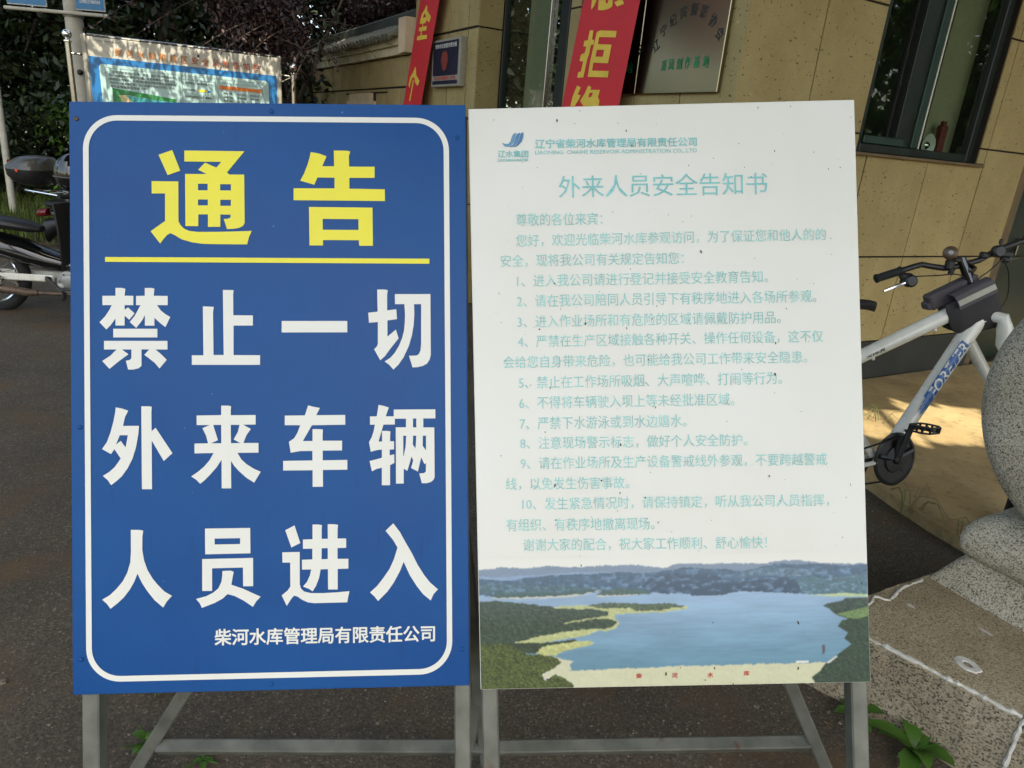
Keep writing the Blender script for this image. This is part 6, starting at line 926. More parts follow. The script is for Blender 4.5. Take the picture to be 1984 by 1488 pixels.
# ------------------------------------------------------------------ motorcycles
def motorbike(label, O, head, shx=0.0, sc=1.0):
    h = az(head); l_ = np.array([-h[1], h[0], 0]); r_ = -l_; O = np.array(O, float)
    P = lambda x, y, z_: O + (h * x + l_ * y) * sc + UP * z_ * sc
    t = thing('motorcycle', label, 'motorcycle', O)
    for wx in (0, 1.22):
        c = P(wx, 0, .285)
        M().torus(c, .245, .042, l_, 44, 12).build('tyre', MAT['rubber'], t, smooth=True); M().torus(c, .205, .016, l_, 44, 8, 1.7).build('rim', MAT['chrome'], t, smooth=True)
        m = M(); a = h; b = UP
        for k in range(20): tt = 2 * math.pi * k / 20; d = a * math.cos(tt) + b * math.sin(tt); m.tube([c + l_ * .03 * (1 if k % 2 else -1), c + d * .2], .0022, 4, caps=False)
        m.build('spokes', MAT['steel'], t); M().lathe(c - l_ * .06, [(.03, 0), (.062, .02), (.062, .10), (.03, .12)], l_, 18).build('hub', MAT['alloy'], t, smooth=True)
    M().box(P(.27, -.075, .30), (.52 * sc, .022, .052), h, l_, UP, bev=.008).build('swingarm', MAT['white_paint'], t)
    M().box(P(.27, .075, .30), (.52 * sc, .022, .052), h, l_, UP, bev=.008).build('swingarm', MAT['white_paint'], t)
    m = M().lathe(P(.50, -.13, .30), [(.02, 0), (.022, .02)], l_, 12).lathe(P(.13, -.12, .285), [(.02, -.01), (.022, .02)], l_, 12); m.build('pivot_bolt', MAT['steel'], t, smooth=True)
    m = M().tube([P(.62, -.02, .26), P(.74, -.02, .30), P(.88, -.02, .34)], [.10, .095, .07], 16).lathe(P(.66, -.15, .29), [(.03, 0), (.055, .006), (.06, .012), (.082, .016), (.085, .05), (.085, .13)], l_, 22).lathe(P(.79, -.12, .31), [(.02, 0), (.045, .006), (.06, .014), (.062, .10)], l_, 18)
    for k in range(5): m.box(P(.84 + k * .022, 0, .37 + k * .006), (.008, .15, .12), h, l_, UP)
    for k in range(6): m.lathe(P(.66 + .07 * math.cos(k), -.152, .29 + .07 * math.sin(k)), [(.006, 0), (.006, .01)], l_, 6)
    m.lathe(P(.60, -.16, .25), [(.012, 0), (.03, .008), (.03, .05)], l_, 12); m.build('engine', MAT['alloy'], t, smooth=True)
    m = M().tube([P(-.25, -.16, .30), P(.05, -.16, .235), P(.16, -.155, .215)], [.042, .045, .038], 14); m.build('muffler', MAT['chrome'], t, smooth=True)
    M().tube([P(.16, -.155, .215), P(.36, -.15, .19), P(.42, -.14, .19)], [.034, .030, .022], 12).build('exhaust_collar', MAT['rust'], t, smooth=True)
    M().tube([P(.42, -.14, .19), P(.75, -.12, .185), P(.92, -.06, .22), P(.96, 0, .34)], .015, 10).build('exhaust_pipe', MAT['rust'], t, smooth=True)
    # tail and side panels
    def body(name, rows, mat):
        n = 14; v = []
        for x, z_, w_, hh in rows: v += [P(x, w_ * math.cos(q), z_ + hh * math.copysign(abs(math.sin(q)) ** .8, math.sin(q))) for q in np.linspace(0, 2 * math.pi, n + 1)[:-1]]
        return M().add(v, [(i * n + k, i * n + (k + 1) % n, (i + 1) * n + (k + 1) % n, (i + 1) * n + k) for i in range(len(rows) - 1) for k in range(n)] + [tuple(range(n)), tuple((len(rows) - 1) * n + k for k in range(n))]).build(name, mat, t, smooth=True)
    body('side_fairing', [(-.34, .66, .04, .03), (-.2, .62, .10, .06), (.05, .56, .125, .10), (.3, .50, .125, .11), (.5, .44, .11, .085), (.68, .40, .09, .055), (.82, .40, .07, .05)], MAT['black_gloss'])
    M().tube([P(-.2, -.112, .60), P(.1, -.134, .555), P(.4, -.126, .47), P(.66, -.10, .415)], .006, 6).build('trim_line', MAT['grey_plastic'], t)
    body('seat', [(-.36, .735, .07, .015), (-.28, .735, .115, .042), (-.05, .735, .125, .050), (.18, .725, .12, .050), (.36, .705, .10, .045), (.45, .69, .05, .025)], MAT['seat'])
    M().add([P(-.12 + dx, -.127 - .002, .70 + dz) for dx, dz in ((0, 0), (.05, -.01), (.09, .05), (.04, .06))], [(0, 1, 2, 3)]).build('seat_patch', MAT['bag2'], t)
    body('rear_fender', [(-.40, .50, .05, .10), (-.30, .56, .07, .06), (-.1, .58, .07, .03), (.1, .56, .07, .03)], MAT['black_plastic'])
    body('tail_light', [(-.46, .64, .03, .03), (-.42, .65, .055, .035), (-.36, .66, .06, .03)], MAT['red_lens'])
    # leg shield and front
    m = M(); v = []; zz = np.linspace(.22, .92, 12)
    for z_ in zz:
        k = (z_ - .22) / .7; wd = .055 + .13 * math.sin(min(1, k * 1.15) * 1.7); xc = .80 + shx + .04 * math.sin(k * 3) + .06 * k
        for q in np.linspace(-1, 1, 9): v.append(P(xc - .05 * q * q + .02, q * wd, z_))
    vb = [p + h * .012 for p in v]; n = 9; N_ = len(v)
    f = [(i * n + j, i * n + j + 1, (i + 1) * n + j + 1, (i + 1) * n + j) for i in range(11) for j in range(8)]
    m.add(v + vb, f + [tuple(k + N_ for k in reversed(q)) for q in f] + [(i * n, (i + 1) * n, (i + 1) * n + N_, i * n + N_) for i in range(11)] + [(i * n + 8, (i + 1) * n + 8, (i + 1) * n + 8 + N_, i * n + 8 + N_) for i in range(11)]); m.build('leg_shield', MAT['black_plastic'], t, smooth=True)
    body('front_cowl', [(.84, .86, .05, .10), (.92, .86, .11, .12), (1.0, .84, .09, .09), (1.04, .83, .05, .05)], MAT['black_gloss'])
    M().lathe(P(1.0, 0, .85), [(.075, 0), (.07, .03), (.04, .045)], h, 20).build('headlight', MAT['chrome'], t, smooth=True)
    for s_ in (-1, 1):
        M().tube([P(.98, .075 * s_, .72), P(1.22, .075 * s_, .285)], [.018, .016], 10).build('fork_leg', MAT['steel'], t, smooth=True)
        M().tube([P(.90, .0, .97), P(.90, .12 * s_, 1.0), P(.84, .27 * s_, 1.0)], .011, 8).build('handlebar', MAT['chrome'], t, smooth=True); M().tube([P(.845, .25 * s_, 1.0), P(.79, .38 * s_, 1.0)], .018, 10).build('grip', MAT['rubber'], t, smooth=True)
    body('front_fender', [(1.0, .56, .05, .02), (1.14, .60, .06, .025), (1.3, .59, .06, .025), (1.42, .52, .05, .03)], MAT['black_gloss'])
    M().tube([P(.48, -.14, .40), P(.40, -.15, .43)], .010, 8).tube([P(.50, -.15, .33), P(.60, -.17, .24), P(.72, -.17, .235)], .009, 8).build('kick_lever', MAT['black_plastic'], t)
    M().tube([P(.60, -.10, .20), P(.66, -.24, .17)], .016, 8).build('foot_peg', MAT['rubber'], t); M().tube([P(.60, .10, .22), P(.62, .24, .20)], .016, 8).build('foot_peg', MAT['rubber'], t)
    M().tube([P(.56, .06, .22), P(.70, .22, .0)], .011, 8).build('side_stand', MAT['black_plastic'], t)
    # rear rack
    m = M()
    for s_ in (-1, 1): m.tube([P(-.05, .10 * s_, .80), P(-.38, .11 * s_, .83), P(-.50, .06 * s_, .83)], .009, 8)
    for x in (-.12, -.26, -.4): m.tube([P(x, -.11, .825), P(x, .11, .825)], .007, 6)
    m.tube([P(-.2, 0, .78), P(-.2, 0, .825)], .02, 8); m.build('rack', MAT['chrome'], t, smooth=True)
    return t, P, h, l_
mb1 = motorbike('black underbone motorcycle parked behind the blue sign, nearest the road camera side', (-4.02, 5.14, 0), 82, -.20, .92)
mb2 = motorbike('second black motorcycle standing just behind the first, carrying a hard luggage box', (-3.66, 5.9, 0), 92)
# hard box on the rack of the rear machine
P2_ = mb2[1]; bx = thing('luggage_box', 'dark grey hard luggage box with red reflector on the rear motorcycle rack', 'luggage box', P2_(-.33, 0, .85))
def shell(rows, mat, name, par):
    n = 20; v = []
    for z_, lx, wy, cx in rows: v += [P2_(-.45 + cx + .88 * lx * math.copysign(abs(math.cos(q)) ** .7, math.cos(q)), wy * math.copysign(abs(math.sin(q)) ** .7, math.sin(q)), .86 * z_ + .15) for q in np.linspace(0, 2 * math.pi, n + 1)[:-1]]
    return M().add(v, [(i * n + k, i * n + (k + 1) % n, (i + 1) * n + (k + 1) % n, (i + 1) * n + k) for i in range(len(rows) - 1) for k in range(n)] + [tuple(range(n)), tuple((len(rows) - 1) * n + k for k in range(n))]).build(name, mat, par, smooth=True)
shell([(.845, .10, .12, .02), (.87, .145, .16, .01), (.93, .185, .19, 0), (.985, .19, .195, 0)], MAT['black_plastic'], 'box_base', bx)
shell([(.99, .192, .198, 0), (1.02, .185, .19, 0), (1.07, .155, .165, .02), (1.10, .12, .13, .035), (1.115, .07, .08, .04)], MAT['grey_plastic'], 'box_lid', bx)
M().tube([P2_(-.45 - .135, -.10, 1.053), P2_(-.45 - .15, 0, 1.055), P2_(-.45 - .135, .10, 1.053)], .014, 8).build('red_reflector', MAT['red_lens'], bx, smooth=True)
M().lathe(P2_(-.45, -.198, .997), [(.012, -.004), (.012, .004)], -mb2[3], 10).build('latch', simple('orange_latch', srgb(210, 70, 40), .3), bx)
# helmet on the front machine's handlebar
P1_ = mb1[1]; hc = P1_(.775, -.05, 1.15); hm = thing('helmet', 'glossy black helmet with visor sitting on the front motorcycle handlebars', 'helmet', hc - UP * .13)
rows = [(math.cos(a) * .135 * (1 if a < 0 else .98), math.sin(a) * .145) for a in np.linspace(-1.15, 1.5, 12)]
M().lathe(hc, rows, UP, 28).build('shell', MAT['black_gloss'], hm, smooth=True)
v = []; 
for a in np.linspace(-.5, .55, 7):
    for q in np.linspace(-1.3, 1.3, 13): v.append(hc + (mb1[2] * math.cos(q) + mb1[3] * math.sin(q)) * math.cos(a) * .142 + UP * math.sin(a) * .15)
M().add(v, [(i * 13 + j, i * 13 + j + 1, (i + 1) * 13 + j + 1, (i + 1) * 13 + j) for i in range(6) for j in range(12)]).build('visor', MAT['black_gloss'], hm, smooth=True)
M().torus(hc - UP * .02, .137, .006, UP, 32, 6).build('edge_trim', MAT['grey_plastic'], hm, smooth=True)

# ------------------------------------------------------------------ information board on steel posts, street pole, more posts
N0 = np.array([-4.425, 7.316, 0]); nd = az(68); nn = az(158)
nb = thing('information_board', 'printed information board with gold heading and blue border between steel ball topped posts', 'notice board', N0 + nd * .9)
fn = lambda off: (lambda s_, z_: N0 + nd * s_ + nn * off + UP * z_)
M().box(N0 + nd * .905 + UP * 1.46, (1.81, .05, 1.40), nd, nn, UP, bev=.004).build('panel', MAT['board_cream'], nb)
for s_ in (.012, 1.80): M().box(N0 + nd * s_ + UP * 1.46, (.045, .075, 1.44), nd, nn, UP, bev=.01).build('side_frame', MAT['pale_frame'], nb)
M().tube([N0 + nd * .04 + UP * 2.17, N0 + nd * 1.78 + UP * 2.17], .018, 10).build('top_rail', MAT['steel'], nb); M().tube([N0 + nd * .04 + UP * .77, N0 + nd * 1.78 + UP * .77], .018, 10).build('bottom_rail', MAT['steel'], nb)
def rect(m, fr, a, b, c, d): m.add([fr(a, c), fr(b, c), fr(b, d), fr(a, d)], [(0, 1, 2, 3)])
m = M(); rect(m, fn(.0265), .035, 1.775, .80, 1.985); m.build('blue_field', MAT['board_blue'], nb)
m = M(); m.add([fn(.0275)(*p) for p in rrect(.12, .86, 1.69, 1.925, .03, 5)], [tuple(range(24))]); m.build('pale_field', MAT['board_pale'], nb)
m = M(); f4 = fn(.0285)
for a, b, c, d in ((.17, .83, .9, 1.895), (.85, 1.63, .9, 1.895), (.855, 1.17, 1.70, 1.86), (1.19, 1.62, 1.50, 1.86)):
    for p, q in (((a, c), (b, c)), ((b, c), (b, d)), ((b, d), (a, d)), ((a, d), (a, c))): m.tube([f4(*p), f4(*q)], .0012, 4)
m.build('ruled_lines', MAT['board_line'], nb)
f5 = fn(.030); m = M(); 
ti = '柴河水库枢纽区安全风险告知栏'
for i, ch in enumerate(ti):
    s_ = .30 + i * .098; m = M(); line(m, ch, s_ - .031, 2.045, s_ + .031, 2.045, .068, f5, bold=.02); m.build('character', MAT['board_title' if i < 7 else 'board_title_red'], nb)
m = M()
for i, tx in enumerate(('主要风险是指对生命、健康、财产和环境造成损', '失的可能性和严重性的度量。是各种事件可能性和其', '影响结果的集合。大坝风险是指溃坝后果及其概率的', '风险的一般度量仅供。工人员操作时进行控制、安全、', '理和监督体系和保障工作')):
    line(m, tx, .23 if i == 0 else .20, 1.862 - i * .033, .79 if i < 4 else .52, 1.862 - i * .033, .024, f5, bold=.01)
for tx, a, b, z_ in (('风险地点：柴河水库大坝', .88, 1.14, 1.83), ('风险等级：', .88, .99, 1.765), ('主要风险责任人：李明华', .88, 1.13, 1.70)): line(m, tx, a, z_, b, z_, .022, f5, bold=.01)
for i in range(4):
    for j in range(3): line(m, ('触电', '火灾', '高处坠落', '淹溺', '车辆伤害', '坍塌')[(i * 3 + j) % 6], 1.24 + j * .13, 1.765 - i * .036, 1.33 + j * .13, 1.765 - i * .036, .02, f5, bold=.01)
line(m, '辽宁省柴河水库管理局有限责任公司', .10, 2.13, .32, 2.13, .012, f5)
m.build('small_lettering', MAT['board_text'], nb)['kind'] = 'stuff'
m = M(); rect(m, f5, 1.20, 1.62, 1.80, 1.835); m.build('orange_bar', MAT['board_orange'], nb)
m = M(); rect(m, f5, 1.0, 1.08, 1.755, 1.775); m.build('yellow_bar', MAT['warn_yellow'], nb); m = M(); rect(m, f5, 1.09, 1.12, 1.755, 1.775); m.build('blue_bar', MAT['board_blue'], nb)
m = M(); m.add([f5(*p) for p in ((.215, 1.30), (.215, 1.715), (.35, 1.70), (.55, 1.685), (.79, 1.66), (.79, 1.63), (.55, 1.64), (.33, 1.66), (.42, 1.30))], [tuple(range(9))]); m.build('printed_hills', MAT['hill_green'], nb)
m = M(); m.add([fn(.0305)(*p) for p in ((.33, 1.655), (.55, 1.638), (.79, 1.628), (.79, 1.30), (.50, 1.30))], [tuple(range(5))]); m.build('printed_lake', MAT['lake_print'], nb)
m = M(); m.add([fn(.031)(*p) for p in ((.27, 1.65), (.33, 1.66), (.52, 1.45), (.60, 1.30), (.44, 1.30), (.36, 1.45))], [tuple(range(6))]); m.build('printed_dam', MAT['sand_print'], nb)
for i in range(10):
    s_ = .905 + i * .075; m = M(); m.add([fn(.030)(s_ + .031 * math.cos(a), 1.59 + .031 * math.sin(a)) for a in (R(90), R(210), R(330))], [(0, 1, 2)]); o1 = m.build('warning_triangle', MAT['black_print'], nb)
    m = M(); m.add([fn(.0308)(s_ + .025 * math.cos(a), 1.59 + .025 * math.sin(a)) for a in (R(90), R(210), R(330))], [(0, 1, 2)]); m.build('yellow_face', MAT['warn_yellow'], o1)
    m = M(); m.add([fn(.0316)(s_ + x, 1.59 + z_) for x, z_ in ((-.002, .012), (.004, .012), (.001, .002), (.005, .002), (-.003, -.011), (-.001, -.001), (-.005, -.001))], [tuple(range(7))]); m.build('symbol', MAT['black_print'], o1)
def ballpost(p, top, label=None, par=None, r_=.026, ball=.042):
    p = np.array(p, float)
    q = M().tube([p, p + UP * (top - ball * 2.4)], r_, 16).build('post', MAT['steel'], par, smooth=True)
    M().lathe(p + UP * (top - ball * 2.45), [(r_ * 1.1, -.012), (r_ * 1.35, -.004), (r_ * 1.35, .006), (r_ * .8, .012), (r_ * .7, .02)], UP, 18).lathe(p + UP * (top - ball), [(ball * math.cos(a), ball * math.sin(a)) for a in np.linspace(-1.5, 1.5, 14)], UP, 20).build('ball_finial', MAT['chrome'], q, smooth=True)
    return q
ballpost(N0 - nd * .13, 2.20, par=nb); ballpost(N0 + nd * 1.945, 2.13, par=nb)
M().tube([N0 - nd * .12 + UP * 1.995, N0 + nd * .0 + UP * 1.99], .010, 8).build('bracket', MAT['steel'], nb); M().tube([N0 + nd * 1.82 + UP * 2.0, N0 + nd * 1.94 + UP * 1.995], .010, 8).build('bracket', MAT['steel'], nb)
M().tube([N0 + nd * 1.82 + UP * 1.93, N0 + nd * 1.93 + UP * 1.99], .007, 6).build('bracket', MAT['steel'], nb)
# round street pole with two small advertisement panels high up
sp = thing('street_pole', 'pale round street pole behind the information board carrying two blue panels', 'pole', (-5.03, 8.2, 0))
M().tube([(-5.03, 8.2, 0), (-5.03, 8.2, 6)], [.095, .075], 20).build('shaft', MAT['pole_paint'], sp, smooth=True)
M().tube([(-5.70, 8.1, 2.435), (-4.60, 8.1, 2.435)], .018, 10).build('arm', MAT['pole_paint'], sp); M().lathe((-5.03, 8.2, 2.42), [(.10, -.02), (.10, .02)], UP, 20).build('collar', MAT['galv'], sp)
M().lathe((-4.975, 8.11, 1.86), [(.03, 0), (.022, .02), (.01, .03)], (0.5, -1, 0), 12).build('hook', MAT['black_plastic'], sp)
for x0, x1, tx in ((-5.66, -5.24, '柴河水库管理局有限责任公司'), (-4.93, -4.62, '辽水集团 辽宁省柴河水库')):
    pn = M().box(((x0 + x1) / 2, 8.1, 2.96), (x1 - x0, .02, .98), bev=.003).build('ad_panel', MAT['banner_pale'], sp)
    M().add([(x0 + .005, 8.088, 2.48), (x1 - .005, 8.088, 2.48), (x1 - .005, 8.088, 2.62), (x0 + .005, 8.088, 2.62)], [(0, 1, 2, 3)]).build('blue_band', MAT['banner_blue'], pn)
    m = M(); line(m, tx, x0 + .05, 2.555, x1 - .04, 2.555, .035, lambda x, z_: np.array([x, 8.086, z_]), bold=.01); m.build('lettering', MAT['white_print'], pn)
gp = thing('thin_pole', 'thin leaning grey metal pole standing in the grass left of the motorcycles', 'pole', (-7.05, 9.6, .09))
M().tube([(-7.0, 9.55, .05), (-7.3, 10.0, 1.75)], [.045, .04], 14).build('shaft', MAT['pole_paint'], gp, smooth=True)
M().lathe((-7.3, 10.0, 1.75), [(.042, 0), (.045, .01), (.03, .04)], UP, 14).build('cap', MAT['steel'], gp, smooth=True)
bp_ = thing('ball_post', 'shiny steel post with ball top at the far edge of the verge', 'post', (-6.02, 7.95, 0)); ballpost((-6.02, 7.95, 0), 1.33, par=bp_)

# ------------------------------------------------------------------ weeds
def weed(label, c, leaves, L_, W_, seed, name='weed', stems=2, lift=.6):
    g = np.random.default_rng(seed); c = np.array(c, float); t = thing(name, label, 'plant', c)
    for k in range(leaves):
        a = 2 * math.pi * k / leaves + g.uniform(-.4, .4); d = np.array([math.cos(a), math.sin(a), 0]); s_ = np.array([-d[1], d[0], 0])
        L = L_ * g.uniform(.55, 1.1); Wd = W_ * g.uniform(.7, 1.15); el = g.uniform(.5, 1.25) * lift; v = []; nseg = 7
        p = c + UP * g.uniform(0, .02); e = el
        for i in range(nseg + 1):
            u = i / nseg; wd = Wd * (math.sin(math.pi * min(1, u * .97 + .04)) ** .75) * (1 + .18 * math.sin(u * 26 + k)) ; sag = UP * (-.25 * wd)
            v += [p - s_ * wd - sag, p, p + s_ * wd - sag]; e -= (el + .55) / nseg; p = p + (d * math.cos(e) + UP * math.sin(e)) * L / nseg
        f = [(i * 3 + j, i * 3 + j + 1, (i + 1) * 3 + j + 1, (i + 1) * 3 + j) for i in range(nseg) for j in (0, 1)]
        M().add(v, f).build('leaf', MAT['weed'], t, smooth=True)
    m = M()
    for k in range(stems): a = g.uniform(0, 6.28); m.tube([c, c + np.array([math.cos(a), math.sin(a), 0]) * .02 + UP * L_ * .3, c + np.array([math.cos(a), math.sin(a), 0]) * .05 + UP * L_ * .55], .0022, 5)
    m.build('stem', MAT['weed'], t); return t
weed('broad leaved green weed growing at the foot of the granite plinth', (1.225, 1.545, 0), 8, .17, .026, 3, lift=1.3)
weed('small weed rosette against the plinth behind the white sign leg', (1.105, 1.66, 0), 6, .10, .020, 8, lift=1.1)
weed('leafy green weed on the asphalt behind the blue sign left brace', (-.93, 1.56, 0), 15, .085, .018, 5, lift=1.4, stems=4)
weed('tiny weed beside the foot of the blue sign left leg', (-.86, 1.36, 0), 8, .05, .010, 9, lift=1.0)
weed('low weed near the blue sign crossbar', (-.70, 1.33, 0), 5, .035, .008, 12, lift=.8)
for j, (cx, cy, lb) in enumerate(((1.93, 2.98, 'wiry dry weed stems curling at the broken apron edge'), (2.06, 2.74, 'green and dry weed tuft by the drum stone at the apron edge'), (2.33, 4.18, 'sparse dry grass tuft on the apron near the wall'))):
    g = np.random.default_rng(30 + j); t = thing('dry_weed', lb, 'plant', (cx, cy, .03))
    for k in range(9):
        a = g.uniform(0, 6.283); L = g.uniform(.10, .22); d = np.array([math.cos(a), math.sin(a), 0]); p0 = np.array([cx, cy, .03]) + g.normal(0, .03, 3) * [1, 1, 0]
        M().tube([p0, p0 + d * L * .2 + UP * L * .5, p0 + d * L * .55 + UP * L * .62, p0 + d * L + UP * L * .30], [.002, .0018, .0015, .001], 5).build('stem', MAT['straw'] if k % 3 else MAT['weed'], t)
# loose grit on the asphalt in front of and under the signs
g = np.random.default_rng(11); m = M()
for _ in range(3600):
    x, y = g.uniform(-1.8, 1.9), g.uniform(.9, 3.6); r_ = abs(g.normal(.0012, .0009)) + .0007
    if g.random() < .012: r_ *= 2.5
    a = g.uniform(0, 6.28); m.box((x, y, r_ * .5), (r_ * 2.2, r_ * 1.5, r_ * 1.1), (math.cos(a), math.sin(a), 0), (-math.sin(a), math.cos(a), 0), UP)
o = m.build('grit', simple('pale_grit', srgb(118, 110, 94), .9, var=.5, scale=40)); o['kind'] = 'stuff'

# added red banner, out of view, hung to give the steel plaque its red reflection
b3 = thing('added_red_banner', 'red cloth banner added out of view above the motorcycles to redden the plaque reflection', 'banner', (-4.6, 6.1, 2.75))
M().add([(-4.72, 5.9, 2.75), (-4.52, 6.55, 2.75), (-4.52, 6.55, 4.9), (-4.72, 5.9, 4.9)], [(0, 1, 2, 3)]).build('cloth', MAT['red_cloth'], b3)
M().tube([(-4.73, 5.86, 4.9), (-4.51, 6.6, 4.9)], .014, 8).tube([(-4.73, 5.86, 2.75), (-4.51, 6.6, 2.75)], .012, 8).build('rod', MAT['pole_paint'], b3)
g = np.random.default_rng(19); m = M()
for _ in range(46):
    x, y = g.uniform(-1.4, 2.0), g.uniform(1.15, 3.2); a = g.uniform(0, 6.28); L = g.uniform(.006, .018); d = np.array([math.cos(a), math.sin(a), 0]); s_ = np.array([-d[1], d[0], 0]); c = np.array([x, y, .004])
    m.add([c - d * L, c + s_ * L * .4 + UP * .002, c + d * L + UP * .004, c - s_ * L * .4 + UP * .002], [(0, 1, 2, 3)])
o = m.build('leaf_litter', simple('dry_litter', srgb(120, 98, 62), .9, var=.5, scale=60)); o['kind'] = 'stuff'
# ------------------------------------------------------------------ trees
def leafcloud(n, centre_fn, size, seed, asp=.45, droop=.3, keep=None):
    g = np.random.default_rng(seed); P = []
    k = 0; C_ = centre_fn(g, int(n * 1.0)); 
    if keep is not None: C_ = C_[keep(C_)]
    n = len(C_); a = g.uniform(0, 2 * math.pi, n); el = g.normal(-droop, .6, n); rl = g.uniform(-1.2, 1.2, n); s_ = size * g.uniform(.6, 1.25, n)
    d = np.stack([np.cos(a) * np.cos(el), np.sin(a) * np.cos(el), np.sin(el)], 1); h = np.stack([-np.sin(a), np.cos(a), 0 * a], 1); u = np.cross(d, h)
    w_ = h * np.cos(rl)[:, None] + u * np.sin(rl)[:, None]; nrm = np.cross(d, w_)
    s3 = s_[:, None]; p0 = C_ - d * s3 * .5; p1 = C_ + w_ * s3 * asp * .5 - nrm * s3 * .06 - d * s3 * .04; p2 = C_ + d * s3 * .5 - nrm * s3 * .10; p3 = C_ - w_ * s3 * asp * .5 - nrm * s3 * .06 - d * s3 * .04
    q1 = C_ + d * s3 * .22 + w_ * s3 * asp * .34 - nrm * s3 * .05; q3 = C_ + d * s3 * .22 - w_ * s3 * asp * .34 - nrm * s3 * .05
    V = np.stack([p0, p1, q1, p2, q3, p3], 1).reshape(-1, 3)
    return V, n
def fastmesh(name, V, n, mat, par=None, k=6):
    if par is not None: W = np.array(par['_inv']).reshape(4, 4); V = V @ W[:3, :3].T + W[:3, 3]
    me = bpy.data.meshes.new(name); me.vertices.add(len(V)); me.vertices.foreach_set('co', V.astype(np.float32).ravel())
    me.loops.add(n * k); me.loops.foreach_set('vertex_index', np.arange(n * k, dtype=np.int32)); me.polygons.add(n)
    me.polygons.foreach_set('loop_start', np.arange(0, n * k, k, dtype=np.int32)); me.update(calc_edges=True); me.validate(); me.materials.append(mat)
    o = bpy.data.objects.new(name, me); COL.objects.link(o)
    if par is not None: o.parent = par
    return o
def blobs(cs, rad, per, flat=.8, shell=.55):
    """leaf positions clustered round twig ends inside blobs"""
    def fn(g, n):
        cs_ = np.array(cs, float); i = g.integers(0, len(cs_), n // per + 1); v = g.normal(0, 1, (len(i), 3)); v /= np.linalg.norm(v, axis=1)[:, None]
        r_ = rad[0] if len(rad) == 1 else None; rr = np.array([rad[j % len(rad)] for j in range(len(cs_))])[i]
        tips = cs_[i] + v * (rr * (shell + (1 - shell) * g.random(len(i))))[:, None] * np.array([1, 1, flat])
        T_ = np.repeat(tips, per, 0)[:n]; return T_ + g.normal(0, .10, T_.shape)
    return fn
def tree(label, base, h, trunk_r, crown, rad, n, size, mat, seed, group=None, limbs=6, name='tree', per=12, flat=.8, keep=None, shell=.55, droop=.3):
    g = np.random.default_rng(seed); base = np.array(base, float); t = thing(name, label, 'tree', base, group=group)
    crown = np.array(crown, float); top = crown.mean(0); top[2] = max(h * .55, top[2] - .3); m = M()
    mid = base + UP * h * .45 + g.normal(0, .08, 3) * [1, 1, 0]
    m.tube([base, base + UP * .15, mid, (mid + top) / 2, top], [trunk_r * 1.35, trunk_r, trunk_r * .75, trunk_r * .5, trunk_r * .2], 12); m.build('trunk', MAT['bark'], t, smooth=True)
    for c in crown[:limbs * 2]:
        st_ = mid + (top - mid) * g.uniform(0, .6); m = M(); md = (st_ + c) / 2 + g.normal(0, .15, 3); m.tube([st_, md, c, c + (c - md) * .3], [trunk_r * .4, trunk_r * .25, trunk_r * .12, .006], 7); m.build('branch', MAT['bark'], t, smooth=True)
    V, k = leafcloud(n, blobs(crown, rad, per, flat, shell), size, seed + 1, keep=keep, droop=droop)
    o = fastmesh('crown', V, k, mat, t); o['kind'] = 'stuff'; return t
def cloud(c, ext, k, seed):
    g = np.random.default_rng(seed); return [tuple(np.array(c) + g.uniform(-1, 1, 3) * np.array(ext)) for _ in range(k)]
# purple leaved tree hanging over the board
pc = [(-4.1, 9.4, 3.5), (-3.7, 8.9, 3.1), (-3.5, 8.6, 2.95), (-3.3, 8.5, 2.75), (-3.05, 8.45, 2.62), (-3.5, 9.1, 3.3), (-3.25, 8.9, 3.0), (-3.4, 9.6, 3.7), (-2.98, 8.4, 2.42), (-3.15, 8.3, 2.5), (-3.9, 9.9, 4.0), (-3.6, 10.6, 3.3), (-4.5, 10.0, 3.9), (-3.3, 9.3, 2.7)]
pc += [tuple(P1 + A_ * a + B_ * b + UP * c) for a, b, c in ((6.3, .75, 3.2), (5.6, .8, 3.35), (5.0, .8, 3.3), (4.4, .8, 3.35), (3.8, .8, 3.4), (3.2, .8, 3.4), (2.6, .8, 3.45), (2.1, .8, 3.5), (1.6, .9, 3.6), (5.2, 1.4, 3.9), (4.2, 1.4, 3.9), (3.2, 1.4, 4.0), (2.4, 1.5, 4.0), (6.2, 1.5, 4.0), (7.2, 1.2, 3.6))]
tree('purple leaved plum tree overhanging the information board and the coping', (-3.5, 10.2, .02), 3.2, .06, pc, [.36, .42, .40], 74000, .064, MAT['purple_leaf'], 21, name='plum_tree', per=10, flat=.8, shell=.2, limbs=4, droop=.5)
V, k = leafcloud(3800, lambda g_, n: np.stack([g_.uniform(-4.8, -2.2, n), g_.uniform(6.1, 7.3, n), g_.uniform(2.95, 3.8, n)], 1), .085, 444, droop=.5); o = fastmesh('added_dapple_leaves', V, k, MAT['purple_leaf'], [o for o in SC.objects if o.name == 'plum_tree'][0]); o['kind'] = 'stuff'  # leaves added out of view, sunward of the board, to dapple it
for b in ((-4.4, 6.4, 3.5), (-3.6, 6.3, 3.4), (-2.7, 6.5, 3.4), (-3.2, 7.0, 3.3), (-4.0, 7.0, 3.6)): M().tube([(-3.4, 9.8, 3.0), (-3.5, 8.3, 3.6), b], [.03, .018, .004], 6).build('branch', MAT['bark'], [o for o in SC.objects if o.name == 'plum_tree'][0])
